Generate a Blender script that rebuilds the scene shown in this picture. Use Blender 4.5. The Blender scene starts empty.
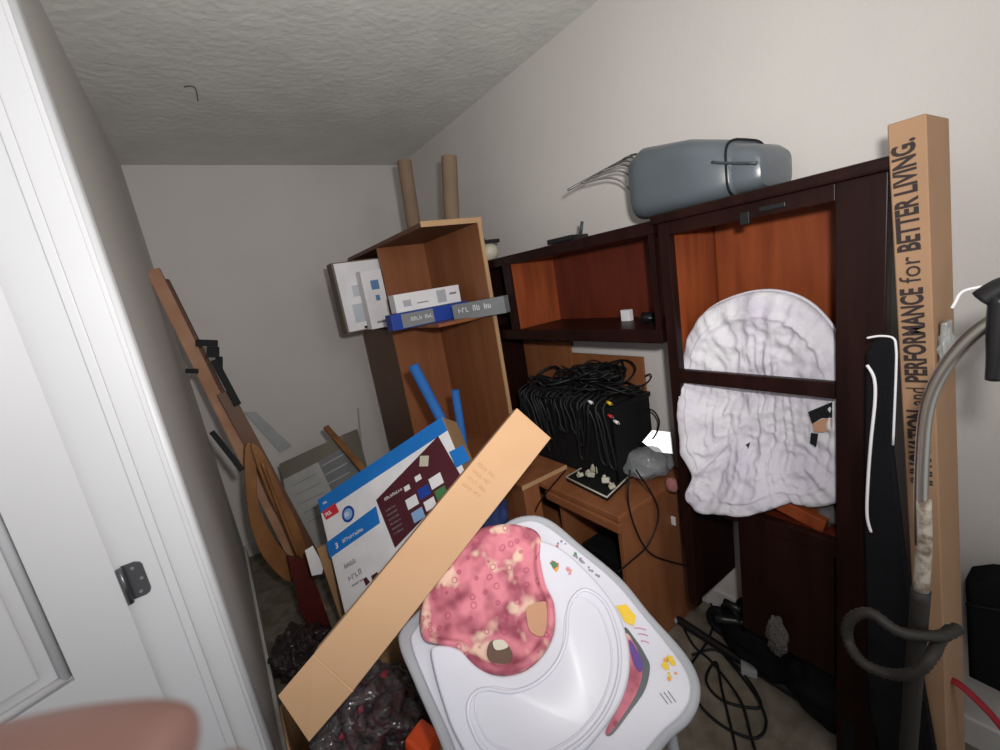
import bpy, bmesh, math, random
from mathutils import Vector as V, Matrix, noise
random.seed(5)
# ---------------------------------------------------------------- camera
F = 439.0
def _n(v): return v.normalized()
AY = _n(V((-298, -45, F)))
AD = V((340, 2025, F)); AD = _n(AD - AY * AD.dot(AY))
AX = -_n(AY.cross(AD))
if AX.x < 0: AX = -AX
CP = V((0, 0, 1.5))
def w(c): return V((AX.dot(c), AY.dot(c), -AD.dot(c)))          # lens axes -> room axes
right, down, fwd = w(V((1, 0, 0))), w(V((0, 1, 0))), w(V((0, 0, 1)))
cam = bpy.data.cameras.new('camera'); co = bpy.data.objects.new('camera', cam)
bpy.context.scene.collection.objects.link(co)
cam.sensor_width = 36; cam.lens = F * 36 / 1000; cam.clip_start = 0.01
M = Matrix((right, -down, -fwd)).transposed().to_4x4(); M.translation = CP
co.matrix_world = M
cam.dof.use_dof = True; cam.dof.focus_distance = 1.6; cam.dof.aperture_fstop = 8
S = bpy.context.scene; S.camera = co
# ---------------------------------------------------------------- world, lights, exposure
wd = bpy.data.worlds.new('world'); S.world = wd; wd.use_nodes = True
bg = wd.node_tree.nodes['Background']; bg.inputs[0].default_value = (0.92, 0.95, 1.0, 1); bg.inputs[1].default_value = 0.62
def area(name, loc, target, size, power, col):
    l = bpy.data.lights.new(name, 'AREA'); l.shape = 'DISK'; l.size = size; l.energy = power; l.color = col
    o = bpy.data.objects.new(name, l); S.collection.objects.link(o); o.location = loc
    o.rotation_euler = (V(target) - V(loc)).to_track_quat('-Z', 'Y').to_euler(); return o
area('room_light', (0.50, -0.95, 2.1), (0.75, 1.8, 1.2), 0.5, 6, (1.0, 0.95, 0.90))
fl = bpy.data.lights.new('phone_flash', 'SPOT'); fl.energy = 80; fl.spot_size = math.radians(150); fl.spot_blend = 1.0; fl.shadow_soft_size = 0.03; fl.color = (1.0, 0.97, 0.94)
flo = bpy.data.objects.new('phone_flash', fl); S.collection.objects.link(flo); flo.location = (0.10, -0.03, 1.60)
flo.rotation_euler = (V((1.40, 2.45, 1.90)) - V((0.10, -0.03, 1.60))).to_track_quat('-Z', 'Y').to_euler()
S.view_settings.view_transform = 'Standard'; S.view_settings.look = 'None'
S.view_settings.gamma = 1; S.view_settings.exposure = 0.0; S.view_settings.use_curve_mapping = False

# ---------------------------------------------------------------- measuring helpers (room metres)
def ray(px, py): return w(V((px - 500, py - 375, F)))
def P(px, py, X=None, Y=None, Z=None, d=None):
    r = ray(px, py)
    if X is not None: t = X / r.x
    elif Y is not None: t = Y / r.y
    elif Z is not None: t = (Z - 1.5) / r.z
    else: t = d / F
    return CP + r * t
class Plane:
    def __init__(s, o, n): s.o = V(o); s.n = _n(V(n))
    def pt(s, px, py, off=0.0):
        r = ray(px, py); t = (s.o + s.n * off - CP).dot(s.n) / r.dot(s.n); return CP + r * t

# ---------------------------------------------------------------- materials
MATS = {}
def mat(name, col, rough=0.6, spec=0.4, col2=None, scale=8, bump=0, bscale=60, metal=0, coat=0, stretch=(1, 1, 1), fac=(0.35, 0.65), alpha=1, trans=0):
    if name in MATS: return MATS[name]
    m = bpy.data.materials.new(name); m.use_nodes = True; nt = m.node_tree; b = nt.nodes['Principled BSDF']
    b.inputs['Base Color'].default_value = (*col, 1); b.inputs['Roughness'].default_value = rough
    b.inputs['Specular IOR Level'].default_value = spec; b.inputs['Metallic'].default_value = metal
    b.inputs['Coat Weight'].default_value = coat; b.inputs['Alpha'].default_value = alpha
    b.inputs['Transmission Weight'].default_value = trans
    tc = nt.nodes.new('ShaderNodeTexCoord'); mp = nt.nodes.new('ShaderNodeMapping'); mp.inputs['Scale'].default_value = stretch
    nt.links.new(tc.outputs['Object'], mp.inputs[0])
    n = nt.nodes.new('ShaderNodeTexNoise'); n.inputs['Scale'].default_value = scale; n.inputs['Detail'].default_value = 5
    nt.links.new(mp.outputs[0], n.inputs['Vector'])
    if col2 is None: col2 = tuple(c * 0.88 for c in col)
    r = nt.nodes.new('ShaderNodeValToRGB'); r.color_ramp.elements[0].position = fac[0]; r.color_ramp.elements[1].position = fac[1]
    r.color_ramp.elements[0].color = (*col2, 1); r.color_ramp.elements[1].color = (*col, 1)
    nt.links.new(n.outputs['Fac'], r.inputs[0]); nt.links.new(r.outputs[0], b.inputs['Base Color'])
    if bump:
        n2 = nt.nodes.new('ShaderNodeTexNoise'); n2.inputs['Scale'].default_value = bscale; n2.inputs['Detail'].default_value = 4
        nt.links.new(tc.outputs['Object'], n2.inputs['Vector'])
        bp = nt.nodes.new('ShaderNodeBump'); bp.inputs['Strength'].default_value = bump; bp.inputs['Distance'].default_value = 0.01
        nt.links.new(n2.outputs['Fac'], bp.inputs['Height']); nt.links.new(bp.outputs[0], b.inputs['Normal'])
    MATS[name] = m; return m
wallm = mat('wall paint', (0.64, 0.61, 0.585), 0.85, 0.2, (0.61, 0.58, 0.56), 2, 0.10, 90)
ceilm = mat('textured ceiling', (0.72, 0.73, 0.69), 0.9, 0.1, (0.66, 0.66, 0.63), 5, 0.45, 30)
white = mat('white gloss paint', (0.55, 0.555, 0.57), 0.42, 0.3, (0.53, 0.535, 0.55), 3)
base_m = mat('baseboard paint', (0.65, 0.64, 0.62), 0.5)
carpet = mat('beige carpet', (0.36, 0.31, 0.25), 1, 0.05, (0.22, 0.185, 0.145), 14, 1.0, 350)
cherry = mat('dark cherry wood', (0.019, 0.0062, 0.0048), 0.40, 0.16, (0.011, 0.0035, 0.0028), 5, 0, 60, stretch=(6, 6, 0.7))
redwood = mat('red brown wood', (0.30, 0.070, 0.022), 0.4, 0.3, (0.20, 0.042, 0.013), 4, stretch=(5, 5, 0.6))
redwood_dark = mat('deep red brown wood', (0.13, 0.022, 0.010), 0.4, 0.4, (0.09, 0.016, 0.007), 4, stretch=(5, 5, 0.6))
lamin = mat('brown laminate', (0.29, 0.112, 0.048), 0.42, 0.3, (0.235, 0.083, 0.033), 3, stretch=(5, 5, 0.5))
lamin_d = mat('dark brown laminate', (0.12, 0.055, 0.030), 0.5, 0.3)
edgem = mat('pale board edge', (0.52, 0.32, 0.17), 0.5)
board = mat('cardboard', (0.42, 0.262, 0.152), 0.8, 0.15, (0.39, 0.24, 0.135), 5)
board_d = mat('brown cardboard', (0.36, 0.215, 0.115), 0.85, 0.1)
tubec = mat('grey brown cardboard tube', (0.22, 0.155, 0.105), 0.8, 0.15)
black = mat('black plastic', (0.010, 0.010, 0.011), 0.38, 0.45)
blackm = mat('matt black', (0.008, 0.008, 0.009), 0.7, 0.25)
blackfab = mat('black fabric', (0.010, 0.010, 0.012), 0.95, 0.1, bump=0.3, bscale=200)
cablem = mat('black cable', (0.009, 0.009, 0.010), 0.5, 0.25)
greyp = mat('grey blue plastic', (0.105, 0.125, 0.142), 0.30, 0.5)
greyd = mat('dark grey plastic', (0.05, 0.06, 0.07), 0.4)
paperw = mat('white printed card', (0.78, 0.77, 0.79), 0.6)
blue = mat('bright blue print', (0.01, 0.17, 0.55), 0.5)
navy = mat('royal blue print', (0.012, 0.05, 0.32), 0.5)
redp = mat('red print', (0.60, 0.03, 0.04), 0.5)
maroon = mat('maroon print', (0.075, 0.012, 0.020), 0.5)
greyprint = mat('grey print', (0.22, 0.23, 0.24), 0.6)
inkm = mat('dark ink', (0.03, 0.02, 0.02), 0.8)
chrome = mat('brushed steel', (0.50, 0.46, 0.41), 0.3, 0.5, metal=1)
wirem = mat('wire steel', (0.16, 0.155, 0.15), 0.4, metal=0.7)
hingem = mat('dark nickel', (0.13, 0.13, 0.14), 0.35, metal=0.8)
plaswhite = mat('white moulded plastic', (0.60, 0.60, 0.67), 0.35, 0.5, (0.59, 0.59, 0.655))
plasgrey = mat('pale grey moulded plastic', (0.38, 0.39, 0.42), 0.4, 0.45)
fabricw = mat('white cotton', (0.66, 0.65, 0.68), 0.95, 0.1, (0.56, 0.53, 0.61), 7, 0.25, 90)
hosem = mat('grey ribbed hose', (0.024, 0.021, 0.018), 0.6)
noodle = mat('blue foam', (0.02, 0.13, 0.42), 0.8)
skin = mat('skin', (0.40, 0.23, 0.20), 0.55, 0.3, (0.37, 0.205, 0.175), 30)
oldwood = mat('pinkish timber', (0.42, 0.235, 0.15), 0.6, 0.3, (0.32, 0.16, 0.09), 6)
oldwood2 = mat('amber timber', (0.26, 0.115, 0.04), 0.5, 0.35, (0.15, 0.06, 0.02), 6)
redfab = mat('dark red vinyl', (0.085, 0.012, 0.010), 0.5)
orange = mat('orange plastic', (0.70, 0.075, 0.012), 0.45)
yellow = mat('yellow print', (0.75, 0.50, 0.02), 0.5)
greenp = mat('green print', (0.06, 0.20, 0.07), 0.5)
peach = mat('peach print', (0.48, 0.26, 0.16), 0.8)
pinkp = mat('pink print', (0.60, 0.22, 0.32), 0.7)
orangep = mat('orange print', (0.72, 0.30, 0.05), 0.5)
cream = mat('cream plastic', (0.55, 0.52, 0.42), 0.5)
labelm = mat('worn paper label', (0.40, 0.37, 0.31), 0.8, 0.1, (0.16, 0.12, 0.09), 60, fac=(.35, .55))
redstrap = mat('red webbing', (0.28, 0.012, 0.02), 0.8)
tapem = mat('clear tape', (0.36, 0.37, 0.36), 0.25, 0.5)
def film(name, tint, tr, rough=0.12, bump=0.6, bs=18):
    m = bpy.data.materials.new(name); m.use_nodes = True; nt = m.node_tree; nt.nodes.clear()
    o = nt.nodes.new('ShaderNodeOutputMaterial'); mx = nt.nodes.new('ShaderNodeMixShader'); mx.inputs[0].default_value = tr
    t = nt.nodes.new('ShaderNodeBsdfTransparent'); p = nt.nodes.new('ShaderNodeBsdfPrincipled')
    p.inputs['Base Color'].default_value = (*tint, 1); p.inputs['Roughness'].default_value = rough; p.inputs['Specular IOR Level'].default_value = 0.9
    n = nt.nodes.new('ShaderNodeTexNoise'); n.inputs['Scale'].default_value = bs; b = nt.nodes.new('ShaderNodeBump'); b.inputs['Strength'].default_value = bump; b.inputs['Distance'].default_value = 0.02
    nt.links.new(n.outputs['Fac'], b.inputs['Height']); nt.links.new(b.outputs[0], p.inputs['Normal'])
    nt.links.new(p.outputs[0], mx.inputs[1]); nt.links.new(t.outputs[0], mx.inputs[2]); nt.links.new(mx.outputs[0], o.inputs[0]); return m
clearbag = film('clear plastic film', (0.36, 0.38, 0.40), 0.40, 0.16, 0.25, 9)
darkbag = film('smoky plastic film', (0.045, 0.036, 0.038), 0.35, 0.10, 0.7, 13)
def floral():
    m = bpy.data.materials.new('pink patterned fabric'); m.use_nodes = True; nt = m.node_tree; b = nt.nodes['Principled BSDF']
    b.inputs['Roughness'].default_value = 0.75; b.inputs['Specular IOR Level'].default_value = 0.3
    tc = nt.nodes.new('ShaderNodeTexCoord')
    def nz(s, k, c0, c1, p0, p1):
        n = nt.nodes.new(k); n.inputs['Scale'].default_value = s; nt.links.new(tc.outputs['Object'], n.inputs['Vector'])
        r = nt.nodes.new('ShaderNodeValToRGB'); r.color_ramp.elements[0].position = p0; r.color_ramp.elements[1].position = p1
        r.color_ramp.elements[0].color = c0; r.color_ramp.elements[1].color = c1
        nt.links.new(n.outputs[0], r.inputs[0]); return r
    a = nz(16, 'ShaderNodeTexNoise', (0.27, 0.06, 0.09, 1), (0.60, 0.20, 0.25, 1), 0.38, 0.60)
    k = nz(19, 'ShaderNodeTexNoise', (0, 0, 0, 1), (.85, .85, .85, 1), 0.56, 0.66)
    mx = nt.nodes.new('ShaderNodeMix'); mx.data_type = 'RGBA'; mx.inputs['B'].default_value = (0.68, 0.50, 0.38, 1)
    nt.links.new(a.outputs[0], mx.inputs['A']); nt.links.new(k.outputs[0], mx.inputs['Factor'])
    # small rings
    v = nt.nodes.new('ShaderNodeTexVoronoi'); v.inputs['Scale'].default_value = 42; nt.links.new(tc.outputs['Object'], v.inputs['Vector'])
    r = nt.nodes.new('ShaderNodeValToRGB'); e = r.color_ramp.elements
    e[0].position = 0.16; e[0].color = (0, 0, 0, 1); e[1].position = 0.34; e[1].color = (0, 0, 0, 1)
    q = e.new(0.25); q.color = (0.75, 0.75, 0.75, 1)
    nt.links.new(v.outputs['Distance'], r.inputs[0])
    m2 = nt.nodes.new('ShaderNodeMix'); m2.data_type = 'RGBA'; m2.inputs['B'].default_value = (0.30, 0.04, 0.09, 1)
    nt.links.new(mx.outputs['Result'], m2.inputs['A']); nt.links.new(r.outputs[0], m2.inputs['Factor'])
    nt.links.new(m2.outputs['Result'], b.inputs['Base Color']); return m
pink = floral()

# ---------------------------------------------------------------- object helpers
ORI = {}
def thing(name, label, cat, loc, group=None):
    o = bpy.data.objects.new(name, None); S.collection.objects.link(o); o.location = loc; o.empty_display_size = 0.05
    o['label'] = label; o['category'] = cat
    if group: o['group'] = group
    ORI[o] = V(loc); return o
def obj(name, bm, m, parent=None, smooth=False, label=None, cat=None, group=None, kind=None):
    if parent is None:
        xs = [v.co for v in bm.verts]
        org = V(((min(c.x for c in xs) + max(c.x for c in xs)) / 2, (min(c.y for c in xs) + max(c.y for c in xs)) / 2, min(c.z for c in xs)))
        if kind == 'structure': org = V((0, 0, 0))
    else: org = ORI[parent]
    bmesh.ops.translate(bm, verts=bm.verts, vec=-org)
    bmesh.ops.recalc_face_normals(bm, faces=bm.faces)
    me = bpy.data.meshes.new(name); bm.to_mesh(me); bm.free()
    for k in (m if isinstance(m, (list, tuple)) else [m]): me.materials.append(k)
    if smooth:
        for p in me.polygons: p.use_smooth = True
    o = bpy.data.objects.new(name, me); S.collection.objects.link(o)
    if parent is None: o.location = org
    else: o.parent = parent
    ORI[o] = org
    if label: o['label'] = label
    if cat: o['category'] = cat
    if group: o['group'] = group
    if kind: o['kind'] = kind
    return o
def new(): return bmesh.new()
def smooth_by(o, ang=40):
    for p in o.data.polygons: p.use_smooth = True
    o.data.set_sharp_from_angle(angle=math.radians(ang)); return o
def bx(bm, lo, hi, bev=0, m=0, seg=2):
    return ob(bm, [(a + b) / 2 for a, b in zip(lo, hi)], [abs(b - a) for a, b in zip(lo, hi)], None, bev, m, seg)
def ob(bm, c, size, R=None, bev=0, m=0, seg=2):
    t = bmesh.new(); bmesh.ops.create_cube(t, size=1)
    for v in t.verts: v.co = V((v.co.x * size[0], v.co.y * size[1], v.co.z * size[2]))
    if bev: bmesh.ops.bevel(t, geom=t.edges[:], offset=bev, segments=seg, affect='EDGES', profile=0.6)
    MM = (R.to_4x4() if R else Matrix.Identity(4)); MM.translation = V(c)
    join(bm, t, MM, m)
def join(bm, t, MM=None, m=0):
    mp = {}
    for v in t.verts: mp[v] = bm.verts.new(MM @ v.co if MM else v.co)
    for f in t.faces:
        try: nf = bm.faces.new([mp[v] for v in f.verts]); nf.material_index = m; nf.smooth = f.smooth
        except ValueError: pass
    t.free()
def axes(u, n):                                   # rotation whose x runs along u and z along n
    u = _n(V(u)); n = V(n); n = _n(n - u * n.dot(u)); v = n.cross(u); return Matrix((u, v, n)).transposed()
def beam(bm, a, b, wd_, th, n, bev=0.002, m=0):   # bar from a to b, wd_ across, th along n
    a, b = V(a), V(b); ob(bm, (a + b) / 2, ((b - a).length, wd_, th), axes(b - a, n), bev, m)
def crom(pts, n=6, closed=False):
    pts = [V(p) for p in pts]; out = []; L = len(pts)
    for i in range(L if closed else L - 1):
        g = (lambda k: pts[k % L]) if closed else (lambda k: pts[max(0, min(L - 1, k))])
        p0, p1, p2, p3 = g(i - 1), g(i), g(i + 1), g(i + 2)
        for j in range(n):
            t = j / n
            out.append(0.5 * ((2 * p1) + (p2 - p0) * t + (2 * p0 - 5 * p1 + 4 * p2 - p3) * t * t + (3 * p1 - p0 - 3 * p2 + p3) * t ** 3))
    if not closed: out.append(pts[-1])
    return out
def tube(bm, pts, r, seg=10, sm=5, m=0, closed=False, caps=True, flat=1.0, ribs=0):
    if sm: pts = crom(pts, sm, closed)
    else: pts = [V(p) for p in pts]
    n = len(pts); rings = []; up = None
    for i in range(n):
        a = pts[(i + 1) % n] if (closed or i < n - 1) else pts[i]; b = pts[i - 1] if (closed or i > 0) else pts[i]
        d = (a - b); d = d.normalized() if d.length > 1e-9 else V((0, 0, 1))
        if up is None:
            up = V((0, 0, 1)) if abs(d.z) < 0.9 else V((1, 0, 0))
        up = up - d * up.dot(d); up.normalize(); s = d.cross(up)
        rr = r if not isinstance(r, (list, tuple)) else (r[0] + (r[-1] - r[0]) * i / (n - 1) if len(r) == 2 else r[min(len(r) - 1, int(i / (n - 1) * (len(r) - 1) + 0.5))])
        if ribs: rr *= 1 + 0.10 * (1 if i % 2 else -1)
        rings.append([bm.verts.new(pts[i] + (s * math.cos(2 * math.pi * k / seg) + up * math.sin(2 * math.pi * k / seg) * flat) * rr) for k in range(seg)])
    for i in range(n if closed else n - 1):
        A, B = rings[i], rings[(i + 1) % n]
        for k in range(seg):
            f = bm.faces.new((A[k], A[(k + 1) % seg], B[(k + 1) % seg], B[k])); f.material_index = m; f.smooth = True
    if caps and not closed:
        for rg in (rings[0], rings[-1][::-1]):
            f = bm.faces.new(rg); f.material_index = m
def ringtube(bm, a, b, r, wall, seg=24, m=0):      # hollow tube
    a, b = V(a), V(b); d = (b - a).normalized(); up = V((0, 1, 0)); s = d.cross(up).normalized(); up = s.cross(d)
    L = []
    for p, q in ((a, r), (b, r), (b, r - wall), (a, r - wall)):
        L.append([bm.verts.new(p + (s * math.cos(2 * math.pi * k / seg) + up * math.sin(2 * math.pi * k / seg)) * q) for k in range(seg)])
    for i in range(4):
        A, B = L[i], L[(i + 1) % 4]
        for k in range(seg):
            f = bm.faces.new((A[k], A[(k + 1) % seg], B[(k + 1) % seg], B[k])); f.material_index = m
def prism(bm, pts, n, th, bev=0, m=0, seg=2):       # outline pts extruded backwards along -n
    t = bmesh.new(); n = _n(V(n)); vs = [t.verts.new(p) for p in pts]; f = t.faces.new(vs)
    r = bmesh.ops.extrude_face_region(t, geom=[f]); nv = [g for g in r['geom'] if isinstance(g, bmesh.types.BMVert)]
    bmesh.ops.translate(t, verts=nv, vec=-n * th)
    bmesh.ops.recalc_face_normals(t, faces=t.faces)
    if bev:
        ed = [e for e in t.edges if len(e.link_faces) == 2 and any(len(q.verts) > 4 for q in e.link_faces)]
        if not ed: ed = t.edges[:]
        bmesh.ops.bevel(t, geom=ed, offset=bev, segments=seg, affect='EDGES', profile=0.5)
    join(bm, t, None, m)
def slab(bm, pts, n, th, m=0): prism(bm, pts, n, th, 0, m)
def blob(bm, c, r, amp=0.15, fr=3.0, seed=0, sub=4, m=0, R=None, flatz=None, crease=0.0):
    t = bmesh.new(); bmesh.ops.create_icosphere(t, subdivisions=sub, radius=1)
    for v in t.verts:
        d = v.co.normalized(); k = 1 + amp * noise.noise(d * fr + V((seed * 7.3, seed * 3.1, seed))) * 1.6
        if crease: k -= crease * abs(noise.noise(d * fr * 2.7 + V((seed, 5, 9))))
        q = V((d.x * r[0], d.y * r[1], d.z * r[2])) * k
        if R: q = R @ q
        q += V(c)
        if flatz is not None and q.z < flatz: q.z = flatz + (q.z - flatz) * 0.02
        v.co = q
    for f in t.faces: f.smooth = True
    join(bm, t, None, m)
def sheet(bm, outline, plane_n, height, nr=14, m=0):  # polar patch filling an outline, raised by height(rho, theta, p)
    c = sum(outline, V((0, 0, 0))) / len(outline); n = _n(V(plane_n)); L = len(outline)
    cv = bm.verts.new(c + n * height(0, 0, c)); prev = None
    for i in range(1, nr + 1):
        q = i / nr; ring = []
        for k, p in enumerate(outline):
            pp = c + (p - c) * q; ring.append(bm.verts.new(pp + n * height(q, 2 * math.pi * k / L, pp)))
        for k in range(L):
            f = bm.faces.new((cv, ring[k], ring[(k + 1) % L])) if prev is None else bm.faces.new((prev[k], ring[k], ring[(k + 1) % L], prev[(k + 1) % L]))
            f.material_index = m; f.smooth = True
        prev = ring
    return prev
def text_bm(s, size, origin, xdir, ydir, bold=0.0, depth=0.0006, m=0, bm=None, align='LEFT', sx=1.0):
    cu = bpy.data.curves.new('t', 'FONT'); cu.body = s; cu.size = size; cu.offset = bold; cu.extrude = depth; cu.align_x = align; cu.resolution_u = 3
    o = bpy.data.objects.new('t', cu); S.collection.objects.link(o); bpy.context.view_layer.update()
    me = bpy.data.meshes.new_from_object(o.evaluated_get(bpy.context.evaluated_depsgraph_get()))
    xdir = _n(V(xdir)); ydir = _n(V(ydir) - xdir * V(ydir).dot(xdir)); z = xdir.cross(ydir)
    MM = Matrix((xdir * sx, ydir, z)).transposed().to_4x4(); MM.translation = V(origin)
    t = bmesh.new(); t.from_mesh(me); bpy.data.objects.remove(o); bpy.data.curves.remove(cu); bpy.data.meshes.remove(me)
    bm = bm if bm is not None else new(); join(bm, t, MM, m); return bm
def scribble(bm, o, xd, yd, width, h, m=0, seed=1, words=2):   # marks too small to read: uneven letter-height strokes
    rr = random.Random(seed); xd = _n(V(xd)); yd = _n(V(yd) - xd * V(yd).dot(xd)); n = xd.cross(yd); u = 0; k = 0; nl = max(4, int(width / (h * .75)))
    for i in range(nl):
        if words > 1 and i and i % max(3, nl // words) == 0: continue
        a = V(o) + xd * (width * i / nl); st = h * .16; hh = h * rr.choice((1, 1, .8)); ww = width / nl * .72
        prism(bm, [a, a + xd * st, a + xd * st + yd * hh, a + yd * hh], n, .0005, 0, m)
        z = rr.choice((0, .4, .84)) * hh; prism(bm, [a + yd * z, a + xd * ww + yd * z, a + xd * ww + yd * (z + st), a + yd * (z + st)], n, .0005, 0, m)
        if rr.random() < .6: prism(bm, [a + xd * (ww - st), a + xd * ww, a + xd * ww + yd * hh * .8, a + xd * (ww - st) + yd * hh * .8], n, .0005, 0, m)
def struct(name, bm, m, parent=None): return obj(name, bm, m, parent, kind='structure' if parent is None else None)

# ================================================================ THE ROOM
XL, XR, YB, H = -0.135, 1.50, 3.23, 2.44
b = new(); bx(b, (-1.4, -1.2, -0.1), (XR + .1, YB + .1, 0)); struct('floor', b, carpet)
b = new(); bx(b, (XL - .12, -1.2, H), (XR + .1, YB + .1, H + .1)); struct('ceiling', b, ceilm)
b = new(); bx(b, (XR, -1.2, 0), (XR + .1, YB + .1, H)); struct('wall_right', b, wallm)
b = new(); bx(b, (XL - .12, YB, 0), (XR, YB + .1, H)); struct('wall_back', b, wallm)
DY = 1.085                                                          # far side of the doorway
b = new(); bx(b, (XL - .12, DY + .02, 0), (XL, YB, H)); bx(b, (XL - .12, -1.2, 0), (XL, DY - .86, H)); bx(b, (XL - .12, DY - .86, 2.14), (XL, DY + .02, H))
struct('wall_left', b, wallm)
for nm, lo, hi in (('baseboard_right', (XR - .014, -1.2, 0), (XR, YB, .09)), ('baseboard_back', (XL, YB - .014, 0), (XR - .014, YB, .09)), ('baseboard_left', (XL, DY + .09, 0), (XL + .014, YB - .014, .09))):
    b = new(); bx(b, lo, hi, .004); struct(nm, b, base_m)
# door frame: jamb lining, stop, moulded casing on the room side
b = new()
bx(b, (XL - .125, DY, 0), (XL + .004, DY + .02, 2.14), .001)
bx(b, (XL - .052, DY - .008, 0), (XL - .036, DY, 2.12), .002)
bx(b, (XL - .125, DY - .86, 2.12), (XL + .004, DY + .02, 2.14), .001)
struct('trim_1', b, white)
b = new()
bx(b, (XL, DY + .004, 0), (XL + .012, DY + .075, 2.2), .002)
tube(b, [(XL + .014, DY + .016, 0), (XL + .014, DY + .016, 2.2)], .010, 12, 0)
tube(b, [(XL + .010, DY + .040, 0), (XL + .010, DY + .040, 2.2)], .007, 12, 0)
tube(b, [(XL + .012, DY + .066, 0), (XL + .012, DY + .066, 2.2)], .009, 12, 0)
struct('trim_2', b, white)
# door leaf, open towards the hall
hx, hy = -0.2525, 1.0735
du = V((-math.cos(math.radians(25)), -math.sin(math.radians(25)), 0)); dn = V((math.sin(math.radians(25)), -math.cos(math.radians(25)), 0))
RD = Matrix((du, V((0, 0, 1)), -dn)).transposed()                    # x along leaf, y up, z into leaf
if RD.determinant() < 0: RD = Matrix((du, V((0, 0, 1)), dn)).transposed()
HP = V((hx, hy, 0)); Wd = 0.78; Ht = 2.10
b = new(); T = 0.035
def dbx(u0, u1, z0, z1, d0, d1, bev=.002):
    c = HP + du * (u0 + u1) / 2 + V((0, 0, (z0 + z1) / 2)) - dn * (d0 + d1) / 2
    ob(b, c, (u1 - u0, z1 - z0, abs(d1 - d0)), RD, bev)
pan = [(0.10, 0.36, 0.93, 1.95), (0.44, 0.68, 0.93, 1.95), (0.10, 0.36, 0.22, 0.76), (0.44, 0.68, 0.22, 0.76)]
dbx(0, Wd, 0.01, 0.22, 0, T, .001); dbx(0, Wd, .76, .93, 0, T, .001); dbx(0, Wd, 1.95, Ht, 0, T, .001)
for u0, u1 in ((0, .10), (.36, .44), (.68, Wd)): 
    for z0, z1 in ((.22, .76), (.93, 1.95)): dbx(u0, u1, z0, z1, 0, T, 0)
for u0, u1, z0, z1 in pan:
    dbx(u0, u1, z0, z1, .013, .022, 0); dbx(u0 + .035, u1 - .035, z0 + .035, z1 - .035, .004, .013, .0035)
    for a0, a1 in (((u0 + .008, z0 + .008), (u1 - .008, z0 + .008)), ((u1 - .008, z0 + .008), (u1 - .008, z1 - .008)), ((u1 - .008, z1 - .008), (u0 + .008, z1 - .008)), ((u0 + .008, z1 - .008), (u0 + .008, z0 + .008))):
        f = lambda q: HP + du * q[0] + V((0, 0, q[1])) - dn * .007
        tube(b, [f(a0) - dn * .003, f(a1) - dn * .003], .008, 8, 0)
door = struct('door_1', b, white)
for zz in (1.045, 1.88, .27):
    b = new(); c = V((hx + .006, hy - .003, zz))
    tube(b, [c + V((.001, .003, -.0375)), c + V((.001, .003, .0375))], .0052, 12, 0)
    q = [(.002, -.0375), (.024, -.0375), (.031, -.034), (.034, -.027), (.034, .027), (.031, .034), (.024, .0375), (.002, .0375)]
    prism(b, [V((c.x + x_, DY - .002, zz + z_)) for x_, z_ in q], (0, -1, 0), .0025, .0004)
    for dx, dz in ((.018, -.026), (.026, 0), (.018, .026)): tube(b, [V((c.x + dx, DY - .0035, zz + dz)), V((c.x + dx, DY - .001, zz + dz))], .003, 10, 0, m=1)
    obj('door_hinge', b, [hingem, chrome], door)
# bent wire hook on the ceiling
b = new(); tube(b, [P(x, y, Z=H - .004) for x, y in ((184, 87), (190, 86), (195, 88), (197, 94), (198, 101))], .0022, 8, 4)
obj('ceiling_hook', b, wirem, label='small bent wire hook sticking out of the textured ceiling', cat='hook')

# ================================================================ DARK CHERRY UNIT ON THE RIGHT WALL
X0 = 1.20; TOP = 1.60
t = thing('display_cabinet', 'tall dark cherry cabinet without doors, white fabric cover behind its crossbar', 'cabinet', (1.35, .6, 0))
b = new(); bx(b, (X0, .325, 0.0), (X0 + .03, .415, 1.585), .002); obj('face_stile', b, cherry, t)
b = new(); bx(b, (X0, .833, .25), (X0 + .03, .868, 1.585), .002); obj('face_stile', b, cherry, t)
b = new(); bx(b, (X0, .415, 1.548), (X0 + .028, .833, 1.585), .002); obj('face_rail', b, cherry, t)
b = new(); bx(b, (X0, .415, .655), (X0 + .028, .833, .70), .002); obj('face_rail', b, cherry, t)
b = new(); bx(b, (X0 - .004, .415, 1.092), (X0 + .016, .835, 1.134), .003); obj('crossbar', b, cherry, t)
b = new(); bx(b, (X0 + .03, .325, 0.0), (XR - .016, .345, 1.585), .001); obj('side_panel', b, cherry, t, label='near dark side panel')
b = new(); bx(b, (X0 + .03, .848, .69), (XR - .016, .868, 1.585), .001); obj('side_panel', b, redwood, t, label='far side panel with red brown inner face')
b = new(); bx(b, (X0 + .03, .848, .25), (XR - .016, .868, .69), .001); obj('lower_side_panel', b, cherry, t)
b = new(); bx(b, (XR - .03, .345, .60), (XR - .018, .845, 1.585)); obj('back_panel', b, redwood, t)
b = new(); bx(b, (XR - .03, .345, .30), (XR - .018, .70, .60)); obj('lower_back_panel', b, cherry, t)
b = new(); bx(b, (X0 - .02, .300, 1.585), (XR - .015, .88, 1.612), .006); obj('top_board', b, cherry, t)
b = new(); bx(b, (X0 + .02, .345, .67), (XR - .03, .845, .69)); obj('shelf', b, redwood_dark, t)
b = new(); bx(b, (X0 + .002, .42, .27), (X0 + .022, .672, .652), .003); obj('lower_door', b, cherry, t)
b = new(); c = P(745, 217, X=X0 - .004); bx(b, (X0 - .008, c.y - .012, c.z - .018), (X0, c.y + .012, c.z + .012), .002)
c2 = P(772, 207, X=X0 - .004); bx(b, (X0 - .006, c2.y - .03, c2.z - .006), (X0, c2.y + .03, c2.z + .006), .002); obj('hinge_plate', b, black, t)
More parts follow.
